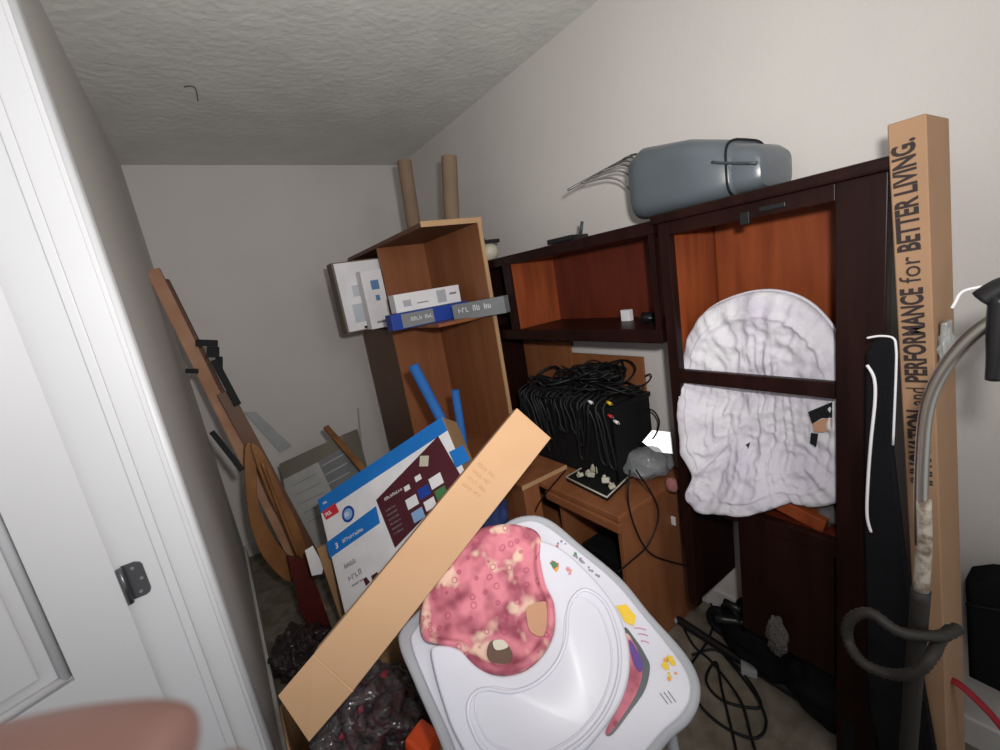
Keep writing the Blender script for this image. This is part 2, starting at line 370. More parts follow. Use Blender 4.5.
# bridge shelf
t = thing('bridge_shelf', 'dark cherry wall shelf running between tall cabinet and brown bookcase', 'shelf', (1.35, 1.4, 1.22))
b = new(); bx(b, (X0, .885, 1.56), (XR - .016, 1.99, 1.60), .004); obj('top_board', b, cherry, t)
b = new(); bx(b, (X0, .885, 1.215), (XR - .016, 1.99, 1.262), .004); obj('bottom_board', b, cherry, t)
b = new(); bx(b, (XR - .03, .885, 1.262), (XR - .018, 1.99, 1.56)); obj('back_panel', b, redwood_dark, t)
b = new(); bx(b, (X0 + .012, 1.66, 1.262), (XR - .03, 1.68, 1.56)); obj('end_panel', b, redwood, t)
b = new(); bx(b, (X0, 1.655, 1.262), (X0 + .012, 1.71, 1.56), .001); obj('face_stile', b, cherry, t)
b = new(); bx(b, (X0, .885, 1.262), (X0 + .012, .905, 1.56), .001); obj('face_stile', b, cherry, t)
t = thing('far_cabinet', 'far dark cherry cabinet standing behind the brown bookcase', 'cabinet', (1.35, 2.2, 0))
b = new(); bx(b, (X0, 2.0, 0), (XR - .016, 2.02, 1.6), .001); bx(b, (X0, 2.38, 0), (XR - .016, 2.40, 1.6), .001); obj('side_panel', b, cherry, t)
b = new(); bx(b, (X0, 2.02, 1.58), (XR - .016, 2.38, 1.6)); obj('top_board', b, cherry, t)
b = new(); bx(b, (X0 + .01, 2.02, .0), (X0 + .03, 2.38, 1.58)); obj('front_panel', b, cherry, t)
# things in the bridge
b = new(); p = P(626, 304, X=1.38); bx(b, (p.x - .015, p.y - .022, 1.262), (p.x + .01, p.y + .02, 1.262 + .045), .003)
obj('adapter_plug', b, paperw, label='small white plug on the dark bridge shelf', cat='plug')
b = new(); p = P(648, 312, X=1.36); blob(b, (p.x, p.y, 1.277), (.03, .035, .02), .2, 3, 2, 3, flatz=1.262)
obj('cable_bundle', b, black, label='little black cable bundle beside white plug on bridge shelf', cat='cable')

# white round fabric cover standing in the cabinet
outl = [(683, 372, 1.25), (689, 338, 1.27), (706, 312, 1.28), (734, 297, 1.29), (765, 291, 1.29), (795, 296, 1.29), (820, 313, 1.29), (842, 345, 1.29), (852, 385, 1.28), (852, 430, 1.28), (852, 470, 1.28), (842, 498, 1.27), (815, 506, 1.26), (792, 502, 1.24), (772, 508, 1.21), (745, 515, 1.185), (722, 513, 1.175), (700, 511, 1.175), (688, 494, 1.175), (694, 474, 1.18), (683, 450, 1.18), (680, 410, 1.195), (680, 388, 1.222)]
t = thing('bassinet_cover', 'white gathered fabric cover on a round hoop inside the dark cabinet', 'baby seat cover', (1.33, .6, .69))
PX = 1.285
o3 = crom([P(x, y, X=xx) for x, y, xx in outl], 10, True)
def rdg(v): return 1 - 2 * abs(noise.noise(v))
def hgt(q, th, p):
    e = min(1, max(0, (q - .30) / .5))
    puck = .0075 * rdg(V((math.cos(th) * 7, math.sin(th) * 7, q * 1.5))) * e + .0028 * rdg(V((math.cos(th) * 16, math.sin(th) * 16, q * 3))) * e
    pleat = .011 * rdg(V((p.y * 45, p.z * 3, 2))) * (1 - e) + .008 * rdg(p * 13) + .0045 * rdg(p * 31)
    lip = (.012 * math.sqrt(max(0, 1 - ((q - .90) / .10) ** 2)) if q > .80 else 0)
    return -.040 + .040 * e + puck + pleat * 1.5 * (1 if q < .85 else .5) + lip
b = new(); last = sheet(b, o3, (-1, 0, 0), hgt, 70)
r2 = bmesh.ops.extrude_edge_only(b, edges=[e for e in b.edges if len(e.link_faces) == 1])
bmesh.ops.translate(b, verts=[g for g in r2['geom'] if isinstance(g, bmesh.types.BMVert)], vec=(.012, 0, 0))
obj('fabric', b, fabricw, t, True)
b = new(); tube(b, [p + V((.006, 0, 0)) for p in o3[::5]], .005, 8, 3, closed=True); obj('hoop', b, fabricw, t)
pl = Plane((PX - .038, 0, 0), (-1, 0, 0))
b = new()
prism(b, [pl.pt(x, y) for x, y in ((808, 412), (832, 402), (832, 418), (822, 418), (812, 424))], (-1, 0, 0), .002, 0, 0); obj('printed_patch', b, blackm, t); b = new()
prism(b, [pl.pt(x, y) for x, y in ((812, 424), (822, 419), (832, 419), (832, 428), (824, 432), (814, 432))], (-1, 0, 0), .002, 0, 0); obj('printed_patch', b, peach, t); b = new()
prism(b, [pl.pt(x, y) for x, y in ((811, 433), (818, 434), (816, 447), (810, 443))], (-1, 0, 0), .002, 0, 0); obj('printed_patch', b, blackm, t); b = new()
prism(b, [pl.pt(x, y) for x, y in ((744, 446), (750, 442), (748, 449), (743, 452))], (-1, 0, 0), .002, 0, 0); obj('printed_patch', b, blackm, t)
b = new(); p = P(795, 505, X=1.27); ob(b, (1.30, p.y - .02, .722), (.12, .13, .04), Matrix.Rotation(.25, 3, 'X'), .004)
obj('wooden_block', b, redwood, label='red brown wooden board piece below white fabric cover', cat='board')
b = new(); p = P(822, 522, X=1.25); blob(b, (1.29, p.y, .72), (.03, .03, .03), .2, 3, 4, 3, flatz=.69)
obj('fabric_scrap', b, mat('grey fabric', (.12, .11, .11), .9), label='grey crumpled scrap beside the wooden board in the cabinet', cat='cloth')

# ================================================================ ON TOP OF THE DARK UNIT
t = thing('grey_tub', 'grey blue plastic tub lying on top of the tall dark cabinet', 'tub', (1.35, .75, 1.613))
b = new()
secs = [(1.02, .05, 1.72, .08), (1.01, .085, 1.78, .03), (.99, .108, 1.815, .004), (.95, .116, 1.832, 0), (.80, .116, 1.806, 0), (.672, .110, 1.762, 0), (.664, .100, 1.750, .004), (.66, .100, 1.748, .004), (.612, .096, 1.732, .004), (.597, .088, 1.718, .010), (.592, .06, 1.69, .03)]
rings = []
for yy, wx, zt_, zb_ in secs:
    ring = []; zc = (zt_ + 1.613 + zb_) / 2; hz = (zt_ - 1.613 - zb_) / 2
    for k in range(32):
        a = 2 * math.pi * k / 32; cx = math.copysign(abs(math.cos(a)) ** .5, math.cos(a)); cz = math.copysign(abs(math.sin(a)) ** .5, math.sin(a))
        ring.append(b.verts.new((1.35 + cx * wx, yy, zc + cz * hz)))
    rings.append(ring)
for A, B in zip(rings, rings[1:]):
    for k in range(32): b.faces.new((A[k], A[(k + 1) % 32], B[(k + 1) % 32], B[k]))
b.faces.new(rings[0]); b.faces.new(rings[-1][::-1])
o = obj('tub_body', b, greyp, t, True); smooth_by(o, 50)
b = new(); ring = []
for k in range(32):
    a = 2 * math.pi * k / 32; cx = math.copysign(abs(math.cos(a)) ** .5, math.cos(a)); cz = math.copysign(abs(math.sin(a)) ** .5, math.sin(a))
    ring.append(V((1.35 + cx * .111, .672, 1.688 + cz * .075)))
tube(b, ring, .0035, 6, 1, closed=True); obj('rim_band', b, blackm, t)
b = new(); pts = [P(x, y, X=1.236) for x, y in ((712, 162), (725, 163), (757, 163))]
tube(b, pts, .004, 6, 3); obj('side_groove', b, greyd, t)
# wire rack
t = thing('wire_rack', 'bent steel wire rack beside grey tub on the dark shelf', 'rack', (1.3, 1.05, 1.6))
A0, A1 = P(568, 190, Y=1.2), P(632, 155, Y=1.15)
b = new(); tube(b, [A0, A1], .0042, 8, 0); obj('bar', b, wirem, t)
for q, (mx_, my_), (ex_, ey_), ee in ((.18, (612, 178), (630, 190), (637, 214)), (.34, (618, 171), (632, 178), (640, 190)), (.50, (622, 165), (634, 170), (641, 178)), (.66, (624, 161), (635, 164), (644, 172)), (.82, (628, 157), (638, 160), (648, 167)), (.97, (636, 154), (644, 156), (652, 162))):
    a = A0.lerp(A1, q); b = new(); tube(b, [a, P(mx_, my_, Y=1.12), P(ex_, ey_, Y=1.08), P(ee[0], ee[1], Y=1.055)], .0034, 7, 5); obj('prong', b, wirem, t)
# black router
t = thing('black_router', 'flat black router with short antenna on the bridge shelf', 'router', P(567, 236, X=1.3) * 1)
p = P(567, 234, X=1.28); b = new(); ob(b, (1.28, p.y, 1.613), (.12, .12, .02), Matrix.Rotation(.2, 3, 'Z'), .005); obj('housing', b, black, t)
b = new(); q = P(580, 228, X=1.28); tube(b, [(1.28, q.y, 1.62), (1.285, q.y - .01, 1.665)], .006, 8, 0); obj('antenna', b, greyd, t)
t = thing('white_jar', 'small white jar with black clip lid beside the brown bookcase top', 'jar', P(487, 248, X=1.24))
p = P(487, 243, X=1.27); b = new(); blob(b, (1.27, p.y, 1.645), (.05, .05, .05), .02, 2, 1, 3, flatz=1.601); obj('jar_body', b, cream, t)
b = new(); bx(b, (1.225, p.y - .05, 1.682), (1.315, p.y + .05, 1.70), .003)
for k in range(4): bx(b, (1.222, p.y - .045 + k * .026, 1.70), (1.232, p.y - .033 + k * .026, 1.708))
obj('lid', b, black, t)

# ================================================================ LIGHT BROWN BOOKCASE
t = thing('brown_bookcase', 'tall brown laminate bookcase with open end holding packaged boxes', 'bookcase', (1.03, 2.37, 0))
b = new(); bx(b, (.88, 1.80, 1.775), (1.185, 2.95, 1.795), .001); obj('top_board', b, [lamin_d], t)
b = new(); bx(b, (.875, 1.795, 1.773), (1.187, 1.80, 1.797)); obj('edge_strip', b, edgem, t, label='pale front edge of the top board')
b = new(); bx(b, (.885, 2.40, 0), (1.165, 2.418, 1.775), .001); obj('divider', b, lamin, t)
b = new(); bx(b, (1.165, 1.80, 0), (1.18, 2.94, 1.775), .001); obj('back_panel', b, lamin, t)
b = new(); bx(b, (1.163, 1.794, 0), (1.182, 1.80, 1.775)); obj('edge_strip', b, edgem, t, label='pale upright edge of back panel')
b = new(); bx(b, (.885, 2.925, 0), (1.165, 2.94, 1.775), .001); obj('far_side', b, lamin, t)
b = new(); bx(b, (.885, 1.83, 1.335), (1.165, 2.40, 1.350), .001); bx(b, (.885, 2.418, 1.335), (1.165, 2.925, 1.350), .001); obj('shelf', b, lamin, t)
b = new(); bx(b, (.885, 1.83, .62), (1.165, 2.40, .638), .001); obj('lower_shelf', b, lamin, t)
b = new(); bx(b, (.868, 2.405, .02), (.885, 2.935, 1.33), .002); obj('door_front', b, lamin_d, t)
b = new(); bx(b, (.868, 2.400, .02), (.885, 2.405, 1.33)); obj('edge_strip', b, lamin, t)
# two cardboard tubes standing on top
for a, c, lab in ((P(404, 161, Y=2.2), P(414, 226, Y=2.2), 'cardboard tube on the bookcase, leftmost of the two'), (P(449, 157, Y=1.9), P(452, 222, Y=1.9), 'cardboard tube on the bookcase, nearer the pale right end')):
    c = a + (c - a) * ((a.z - 1.797) / (a.z - c.z)); b = new(); ringtube(b, c, a, .036, .004)
    o = obj('cardboard_tube', b, tubec, label=lab, cat='cardboard tube', group='cardboard tubes on the bookcase'); smooth_by(o)
# boxes in bookcase
def printed_box(name, lab, lo, hi, m, marks, group=None, cat='box', R=None):
    c = [(a + b_) / 2 for a, b_ in zip(lo, hi)]
    t = thing(name, lab, cat, (c[0], c[1], lo[2]), group); b = new()
    ob(b, c, [b_ - a for a, b_ in zip(lo, hi)], R, .002); obj('carton', b, m, t); return t
def facequads(bm, Y, items):                     # printed rectangles on a face turned to -Y
    for i, (x0, z0, x1, z1, m) in enumerate(items):
        y = Y - .0008 * (1 + i * .3); prism(bm, [V((x0, y, z0)), V((x1, y, z0)), V((x1, y, z1)), V((x0, y, z1))], (0, -1, 0), .0006, 0, m)
t = printed_box('white_carton', 'large flat white carton jutting from the left of the bookcase', (.64, 2.462, 1.352), (1.0, 2.56, 1.73), [mat('taupe card', (.16, .13, .11), .8)], None)
b = new(); facequads(b, 2.462, [(.652, 1.358, 1.0, 1.724, 0), (.74, 1.36, .81, 1.375, 1), (.70, 1.40, .79, 1.50, 2), (.72, 1.54, .78, 1.6, 2), (.79, 1.62, .86, 1.64, 3)])
obj('printed_front', b, [paperw, inkm, mat('pale blue grey print', (.50, .53, .58), .6), blue], t)
t = printed_box('slim_carton', 'slim white carton with blue emblem standing before larger white carton', (.755, 2.38, 1.352), (.872, 2.455, 1.665), [paperw], None)
b = new(); facequads(b, 2.38, [(.80, 1.56, .845, 1.61, 0), (.812, 1.50, .835, 1.53, 0), (.79, 1.38, .85, 1.39, 1)])
obj('printed_front', b, [mat('mid blue print', (.10, .22, .42), .6), greyprint], t)
t = printed_box('blue_carton', 'long royal blue carton lying on the bookcase shelf', (.715, 1.955, 1.352), (1.13, 2.03, 1.425), [navy], None)
b = new(); facequads(b, 1.955, [(.765, 1.356, .93, 1.42, 0)])
scribble(b, (.81, 1.9528, 1.381), (1, 0, 0), (0, 0, 1), .13, .018, 2, 3, 2)
obj('printed_front', b, [greyprint, navy, paperw], t)
t = printed_box('white_long_carton', 'long white carton lying on top of the royal blue carton', (.76, 1.985, 1.427), (1.11, 2.055, 1.512), [paperw], None)
b = new(); facequads(b, 1.985, [(.98, 1.44, 1.03, 1.50, 0), (.87, 1.455, .93, 1.46, 1), (.80, 1.45, .84, 1.48, 0), (1.05, 1.47, 1.09, 1.48, 1)]); obj('printed_front', b, [mat('silver print', (.42, .43, .46), .5), greyprint], t)
ca, cb = P(456, 313, Y=1.90), P(508, 304, Y=1.66); 
t = thing('grey_carton', 'grey carton with white lettering jutting past the bookcase edge', 'box', (ca + cb) / 2)
Rg = axes(cb - ca, (0, 0, 1)); b = new(); cc = (ca + cb) / 2 + V((.02, .03, 0)); ob(b, cc, ((cb - ca).length, .07, .078), Rg, .002); obj('carton', b, greyprint, t)
fn = Rg @ V((0, -1, 0)); b = new(); scribble(b, cc + (ca - cb) * .38 + fn * .0365 - V((0, 0, .004)), cb - ca, (0, 0, 1), (cb - ca).length * .72, .026, 0, 5, 3)
obj('lettering', b, paperw, t)

# ================================================================ DESK
t = thing('brown_desk', 'low brown laminate desk against the right wall, heaped with cables', 'desk', (1.27, 1.4, 0))
b = new(); bx(b, (1.03, 1.0, .598), (XR - .03, 1.79, .624), .006, seg=3); obj('desktop', b, lamin, t)
b = new(); bx(b, (1.04, 1.005, 0), (XR - .06, 1.025, .598), .002); obj('side_panel', b, lamin, t, label='near side panel')
b = new(); bx(b, (1.04, 1.765, 0), (XR - .06, 1.785, .598), .002); obj('side_panel', b, lamin, t)
b = new(); bx(b, (1.38, 1.025, .12), (1.395, 1.765, .598)); obj('modesty_panel', b, lamin, t)
b = new(); bx(b, (1.10, 1.40, .0), (1.38, 1.418, .598)); obj('divider', b, lamin, t)
b = new(); bx(b, (1.05, 1.418, .30), (1.38, 1.765, .318), .002); obj('shelf', b, lamin, t)
b = new(); bx(b, (1.02, .997, .560), (1.045, 1.40, .596), .004, seg=2); obj('front_rail', b, lamin, t)
b = new(); bx(b, (.935, 1.44, .624), (1.19, 1.79, .642), .003); obj('raised_wing', b, lamin, t)
b = new(); bx(b, (.932, 1.437, .6235), (1.19, 1.44, .6425)); obj('wing_edge', b, edgem, t, label='pale front edge of the raised wing')
b = new(); bx(b, (.945, 1.452, 0), (.961, 1.78, .624), .002); bx(b, (.961, 1.452, 0), (1.03, 1.466, .624)); obj('wing_panel', b, lamin, t)
b = new(); p1 = P(570, 345, X=1.462); bx(b, (1.455, p1.y, .40), (1.470, 1.985, 1.150), .001); obj('wall_board', b, lamin, label='brown laminate board against wall behind cables, the taller one', cat='board')
b = new(); p2 = P(643, 357, X=1.478); bx(b, (1.472, p2.y, .40), (1.484, 1.70, p2.z), .001); obj('wall_board', b, lamin, label='brown laminate board against wall, lower one nearer the cabinet', cat='board')
# black printer under desk
t = thing('black_printer', 'black box printer pushed under the desk', 'printer', (1.22, 1.22, 0))
b = new(); bx(b, (1.13, 1.05, 0.0), (1.37, 1.385, .27), .015); obj('printer_body', b, black, t)
b = new(); bx(b, (1.10, 1.10, .12), (1.13, 1.35, .14), .003); obj('paper_tray', b, blackm, t)
b = new(); bx(b, (1.15, 1.07, .27), (1.36, 1.36, .30), .008); obj('scanner_lid', b, blackm, t)

# cable crate
t = thing('cable_crate', 'black plastic crate on the desk overflowing with cables', 'crate', (1.32, 1.44, .625))
b = new(); cx0, cx1, cy0, cy1 = 1.205, 1.44, 1.15, 1.74
bx(b, (cx0, cy0, .626), (cx1, cy1, .634), .002)
for lo, hi in (((cx0, cy0, .634), (cx0 + .008, cy1, .94)), ((cx1 - .008, cy0, .634), (cx1, cy1, .94)), ((cx0, cy0, .634), (cx1, cy0 + .008, .94)), ((cx0, cy1 - .008, .634), (cx1, cy1, .94))): bx(b, lo, hi, .002)
for k in range(12): y = cy0 + .02 + .048 * k; bx(b, (cx0 - .004, y, .64), (cx0, y + .008, .93))
obj('crate_body', b, blackm, t)
b = new()
for lo, hi in (((cx0 - .006, cy0 - .006, .935), (cx0 + .008, cy1, .955)), ((cx1 - .008, cy0 - .006, .935), (cx1 + .006, cy1, .955)), ((cx0, cy0 - .006, .935), (cx1, cy0 + .008, .955)), ((cx0, cy1 - .008, .935), (cx1, cy1 + .006, .955))): bx(b, lo, hi, .004)
obj('crate_rim', b, black, t)
for i, (lo, hi, lab) in enumerate((((1.225, 1.17, .64), (1.42, 1.42, .965), 'black electronics box inside the cable crate, nearer the cabinet'), ((1.225, 1.45, .64), (1.42, 1.72, .95), 'black electronics box inside the cable crate, nearer the bookcase'))):
    b = new(); bx(b, lo, hi, .012); obj('electronics_box', b, black, label=lab, cat='electronics')
rnd = random.Random(3)
for i in range(40):
    near = rnd.random() < .6
    cy = (1.30 if near else 1.52) + rnd.uniform(-.10, .10); cx = 1.315 + rnd.uniform(-.06, .05); cz = .975 + rnd.uniform(0, .10 if near else .03); R0 = rnd.uniform(.04, .11)
    pts = []; ph = rnd.uniform(0, 6.28); n = rnd.randint(6, 13); tl = rnd.uniform(-.5, .5)
    for k in range(n):
        a = ph + k * rnd.uniform(.6, 1.1); rr = R0 * rnd.uniform(.6, 1.3)
        pts.append(V((min(1.425, cx + rr * .8 * math.cos(a)), min(1.73, cy + rr * 1.35 * math.sin(a)), max(.962, cz + rnd.uniform(-.02, .02) + tl * rr * math.cos(a)))))
    b = new(); tube(b, pts, rnd.choice((.0035, .0045, .006)), 7, 4)
    obj('cable', b, cablem, label='black cable coiled in the heap on top of the cable crate', cat='cable', group='black cables heaped in the crate')
for i in range(16):                                  # loops hanging on the crate's open side
    y = 1.16 + i * .034; z0 = .955; x_ = 1.190 - .006 * (i % 3); lw = .68 + .17 * rnd.random(); dy = rnd.uniform(-.05, .07)
    b = new(); tube(b, [(1.24, y, z0 + .03), (x_, y + .01, z0), (x_ - .006, y + .3 * dy, (z0 + lw) / 2 + .02), (x_ - .004, y + dy, lw), (x_ - .008, y + dy + .03, lw + .02), (x_ - .004, y + dy * .6 + .035, z0 - .07), (x_, y + .05, z0), (1.25, y + .04, z0 + .03)], rnd.choice((.004, .006)), 7, 5)
    obj('cable', b, cablem, label='black cable looping down over the front of the crate', cat='cable', group='black cables hanging over the crate front')
for (px, py, m_, lab) in ((611, 404, yellow, 'yellow audio plug poking out of the black cable heap'), (612, 417, redp, 'red audio plug poking out of the black cable heap'), (618, 423, paperw, 'white audio plug at the lower end of the cable heap'), (592, 403, paperw, 'white connector in the middle of the cable heap')):
    p = P(px, py, X=1.172); t = thing('audio_plug', lab, 'plug', p); b = new(); tube(b, [p, p + V((.004, .022, .004))], .006, 8, 0); obj('sleeve', b, m_, t)
    b = new(); tube(b, [p, p + V((-.001, -.010, -.002))], .003, 8, 0); obj('pin', b, chrome, t)
b = new(); tube(b, [P(x, y, X=1.43) for x, y in ((636, 388), (645, 384), (651, 378), (650, 374), (645, 376))], .003, 7, 5); obj('cable', b, cablem, label='short cable end curling up against the white wall', cat='cable')
b = new(); tube(b, [P(x, y, X=1.40) for x, y in ((640, 410), (652, 410), (659, 420), (657, 432), (650, 442))], .0035, 7, 5); obj('cable', b, cablem, label='black cable loop against wall above the clear plastic bag', cat='cable')
# tray of parts
t = thing('parts_tray', 'small black tray with pale rim holding cream plastic bits on desk corner', 'tray', P(597, 482, Z=.626))
q = [P(x, y, Z=.64) for x, y in ((566, 478), (596, 460), (630, 476), (607, 498))]
b = new(); prism(b, q, (0, 0, 1), .014, .002); obj('tray_body', b, blackm, t)
b = new(); tube(b, [v + V((0, 0, .003)) for v in q], .004, 6, 0, closed=True); obj('rim', b, cream, t)
for i, (px, py, s_) in enumerate(((598, 468, .026), (590, 474, .016), (606, 480, .018), (580, 475, .012), (612, 486, .012))):
    p = P(px, py, Z=.66); b = new(); s_ *= 1.3; ob(b, p, (s_ * 1.3, s_ * 1.6, s_), Matrix.Rotation(i * .9 + .4, 3, 'Z') @ Matrix.Rotation(.4, 3, 'X'), s_ * .22)
    tube(b, [p, p + V((0, .01, s_ * .8))], s_ * .3, 10, 0)
    obj('plastic_bit', b, cream, label='cream plastic fitting lying in the small black tray', cat='plastic fitting', group='cream bits in the tray')
# clear plastic bag on desk
b = new(); p = P(640, 462, Z=.68); blob(b, (p.x + .005, p.y - .03, .682), (.105, .095, .062), .16, 1.6, 3, 5, flatz=.628, crease=.05)
obj('clear_plastic_bag', b, clearbag, label='crumpled clear plastic bag shining on the near end of the desk', cat='plastic bag')
b = new(); pl2 = Plane((1.40, 1.1, .74), (-1.33, -1.12, .80))  # added sheet turned to mirror the flash, stands in for a glare
prism(b, [pl2.pt(x, y) for x, y in ((642, 442), (652, 430), (671, 432), (673, 454), (655, 452))], pl2.n, .004, .001)
obj('glare_sheet', b, mat('flash glare surface', (.30, .31, .32), .30, .6, metal=.4), label='added glossy sheet imitating flash glare behind the clear plastic bag', cat='glare sheet')
b = new(); p = P(672, 485, Z=.65); blob(b, (p.x, p.y, .65), (.02, .025, .03), .15, 3, 5, 3, flatz=.626); obj('pink_pouch', b, mat('dusty pink', (.40, .16, .15), .7), label='small dusty pink pouch at the desk end beside dark cabinet', cat='pouch')
# cables hanging over desk end
for pts, lab in ((((630, 470), (628, 500), (636, 530), (650, 553), (672, 562), (690, 566)), 'black cable hanging from desk corner across its side panel'),
                 (((636, 470), (655, 500), (658, 520), (648, 545), (630, 562), (618, 572)), 'black cable curving down beside the desk front corner')):
    b = new(); tube(b, [P(x, y, Y=.985) for x, y in pts], .0032, 7, 6); obj('cable', b, cablem, label=lab, cat='cable')
b = new(); tube(b, [P(x, y, X=.99) for x, y in ((566, 470), (552, 486), (538, 505), (533, 520))], .0032, 7, 5); obj('cable', b, cablem, label='thin black cable trailing over the loose brown board', cat='cable')
b = new(); p = P(674, 521, Y=.992); bx(b, (p.x - .004, .985, p.z - .018), (p.x + .004, 1.003, p.z + .018), .002); obj('white_clip', b, paperw, label='tiny white clip stuck on the desk side panel', cat='clip')

# ================================================================ TALL CARDBOARD BOX (RIGHT)
t = thing('tall_cardboard_box', 'tall narrow cardboard box with printed slogan standing by the dark cabinet', 'box', (1.2, .24, 0))
BX = 1.150
fr = Plane((BX, 0, 0), (-1, 0, 0))
TLp, TRp = fr.pt(887, 125), fr.pt(926, 113); BLp = fr.pt(907, 500); BRp = fr.pt(939, 500)
def ext(a, b_): s_ = (a.z - 0.0) / (a.z - b_.z); return a + (b_ - a) * s_
BL0, BR0 = ext(TLp, BLp), ext(TRp, BRp)
b = new(); Dp = V((.15, 0, 0))
top2 = TLp.copy(); 
vs = [b.verts.new(v) for v in (TLp, TRp, BR0, BL0)]; vb = [b.verts.new(v + Dp) for v in (TLp, TRp, BR0, BL0)]
b.faces.new(vs); b.faces.new(vb[::-1])
for i in range(4): b.faces.new((vs[i], vb[i], vb[(i + 1) % 4], vs[(i + 1) % 4]))
bmesh.ops.bevel(b, geom=b.edges[:], offset=.002, segments=1, affect='EDGES'); obj('carton', b, mat('kraft cardboard', (.36, .22, .13), .8, .15, (.32, .195, .115), 6), t)
ax = (TLp + TRp) / 2 - (BL0 + BR0) / 2; ay = V((0, 1, 0)); n_ = V((-1, 0, 0)); 
wtop = (TLp - TRp).length
base = (TRp * .72 + TLp * .28)
L = []
segs = [('INNOVATION', .0012), (' and ', 0), ('PERFORMANCE', .0012), (' for ', 0), ('BETTER LIVING.', .0012)]
# lay the slogan so that it ends just under the top of the box
def at_px(y_): # point along the text baseline at photo row y_
    lo_, hi_ = 0.0, 1.0
    return fr.pt(0, 0)
rows = [('BETTER LIVING.', (914, 137), (920, 250), .0016), ('for', (920, 255), (921, 282), 0), ('PERFORMANCE', (922, 287), (927, 383), .0016), ('and', (927, 388), (928, 406), 0), ('INNOVATION', (928, 411), (932, 486), .0016)]
b = new()
for s_, pt_, pb_, bo in rows:
    a, c = fr.pt(*pb_), fr.pt(*pt_); Ld = (c - a).length
    tmp = text_bm(s_, .05, (0, 0, 0), (1, 0, 0), (0, 1, 0), bo); wdt = max(v.co.x for v in tmp.verts); tmp.free()
    hpx = .046 if bo else .046
    text_bm(s_, hpx, a + V((-.0008, 0, 0)), c - a, (0, 1, 0), bo, .0004, 0, b, sx=Ld / (wdt * hpx / .05))
obj('slogan_lettering', b, inkm, t)
b = new(); e = (TRp + (BR0 - TRp) * .25); bx(b, (BX + .03, e.y - .012, e.z - .07), (BX + .07, e.y - .002, e.z + .03), .003); blob(b, (BX + .05, e.y - .008, e.z - .02), (.035, .01, .04), .35, 4, 8, 3); obj('packing_tape', b, tapem, t)

# ================================================================ RIGHT CORNER CLUTTER
# black folded ironing-board-like panel + white wire
t = thing('black_folding_board', 'tall black fabric covered board leaning between cabinet and cardboard box', 'folding board', P(895, 640, X=1.12))
b = new(); pl3 = Plane((1.13, 0, 0), (-1, 0, 0))
prism(b, [pl3.pt(x, y) for x, y in ((866, 352), (874, 341), (893, 337), (895, 360), (893, 400), (892, 450), (900, 520), (908, 590), (922, 680), (940, 780), (885, 780), (868, 700), (864, 520))], (-1, 0, 0), .018, .004)
obj('board', b, blackfab, t)
b = new(); tube(b, [pl3.pt(x, y, .01) for x, y in ((867, 338), (880, 336), (893, 338), (896, 348), (896, 372), (893, 445))], .0022, 8, 5); obj('wire_handle', b, paperw, t, label='white wire handle')
b = new(); tube(b, [P(x, y, X=1.10) for x, y in ((867, 365), (874, 378), (875, 400), (871, 440), (868, 480), (867, 515), (871, 532))], .0030, 8, 5)
obj('hanging_cord', b, paperw, label='white cord hanging in front of the black folding board', cat='cord')
# vacuum wand
t = thing('vacuum_wand', 'bent steel vacuum wand with black handle and worn label', 'vacuum wand', P(905, 745, X=.86))
XW = .86
b = new(); tube(b, [P(x, y, X=XW) for x, y in ((1040, 296), (1000, 316), (968, 340), (942, 372), (928, 405), (923, 445), (921, 500), (922, 545))], .0088, 14, 6); obj('steel_tube', b, chrome, t)
b = new(); tube(b, [P(x, y, X=XW) for x, y in ((923, 500), (924, 545), (921, 592))], .0102, 14, 3); obj('paper_label', b, labelm, t)
b = new(); tube(b, [P(x, y, X=XW) for x, y in ((921, 590), (917, 640), (912, 700), (905, 790))], .0128, 14, 4); obj('lower_tube', b, hosem, t)
b = new(); tube(b, [P(x, y, X=XW - .005) for x, y in ((984, 300), (1000, 290), (1030, 280))], .016, 10, 3); tube(b, [P(x, y, X=XW - .01) for x, y in ((1002, 296), (998, 330), (996, 360), (993, 380))], [.013, .008], 10, 4); obj('handle_grip', b, black, t)
b = new(); tube(b, [P(x, y, X=XW + .02) for x, y in ((1010, 282), (980, 287), (962, 292), (955, 303), (952, 308))], .0020, 7, 5); obj('cord', b, paperw, t, label='pale cord by the handle')
b = new(); pts = crom([P(x, y, X=XX) for x, y, XX in ((958, 628, .90), (940, 636, .86), (900, 632, .82), (870, 613, .82), (850, 620, .82), (848, 640, .82), (862, 662, .80), (890, 674, .80), (916, 672, .80), (932, 655, .82), (940, 640, .88), (950, 630, .95))], 9)
tube(b, pts, .0088, 12, 0, ribs=1); o = obj('vacuum_hose', b, hosem, label='grey ribbed vacuum hose looped around the steel wand', cat='hose')
b = new(); bx(b, P(958, 600, X=1.2) * 1, P(958, 600, X=1.2) + V((.01, .01, .01))); b.free()
# black bag at the right edge
t = thing('black_bag', 'black fabric bag at the right edge against the white wall', 'bag', (1.38, .02, .0))
b = new(); pl4 = Plane((1.36, 0, 0), (-1, 0, 0)); prism(b, [pl4.pt(x, y) for x, y in ((964, 582), (985, 580), (1060, 590), (1060, 712), (1000, 694), (968, 678))], (-1, 0, 0), .09, .012, seg=3); obj('bag_body', b, blackfab, t)
b = new(); tube(b, [pl4.pt(x, y, .004) for x, y in ((966, 604), (1000, 610), (1050, 616))], .004, 6, 3); obj('seam', b, black, t)
b = new(); tube(b, [P(x, y, X=1.2) for x, y in ((945, 678), (960, 685), (985, 708), (1004, 730), (1030, 760))], .011, 8, 5, flat=.4); obj('red_strap', b, redstrap, label='red strap trailing down at the right edge below black bag', cat='strap')
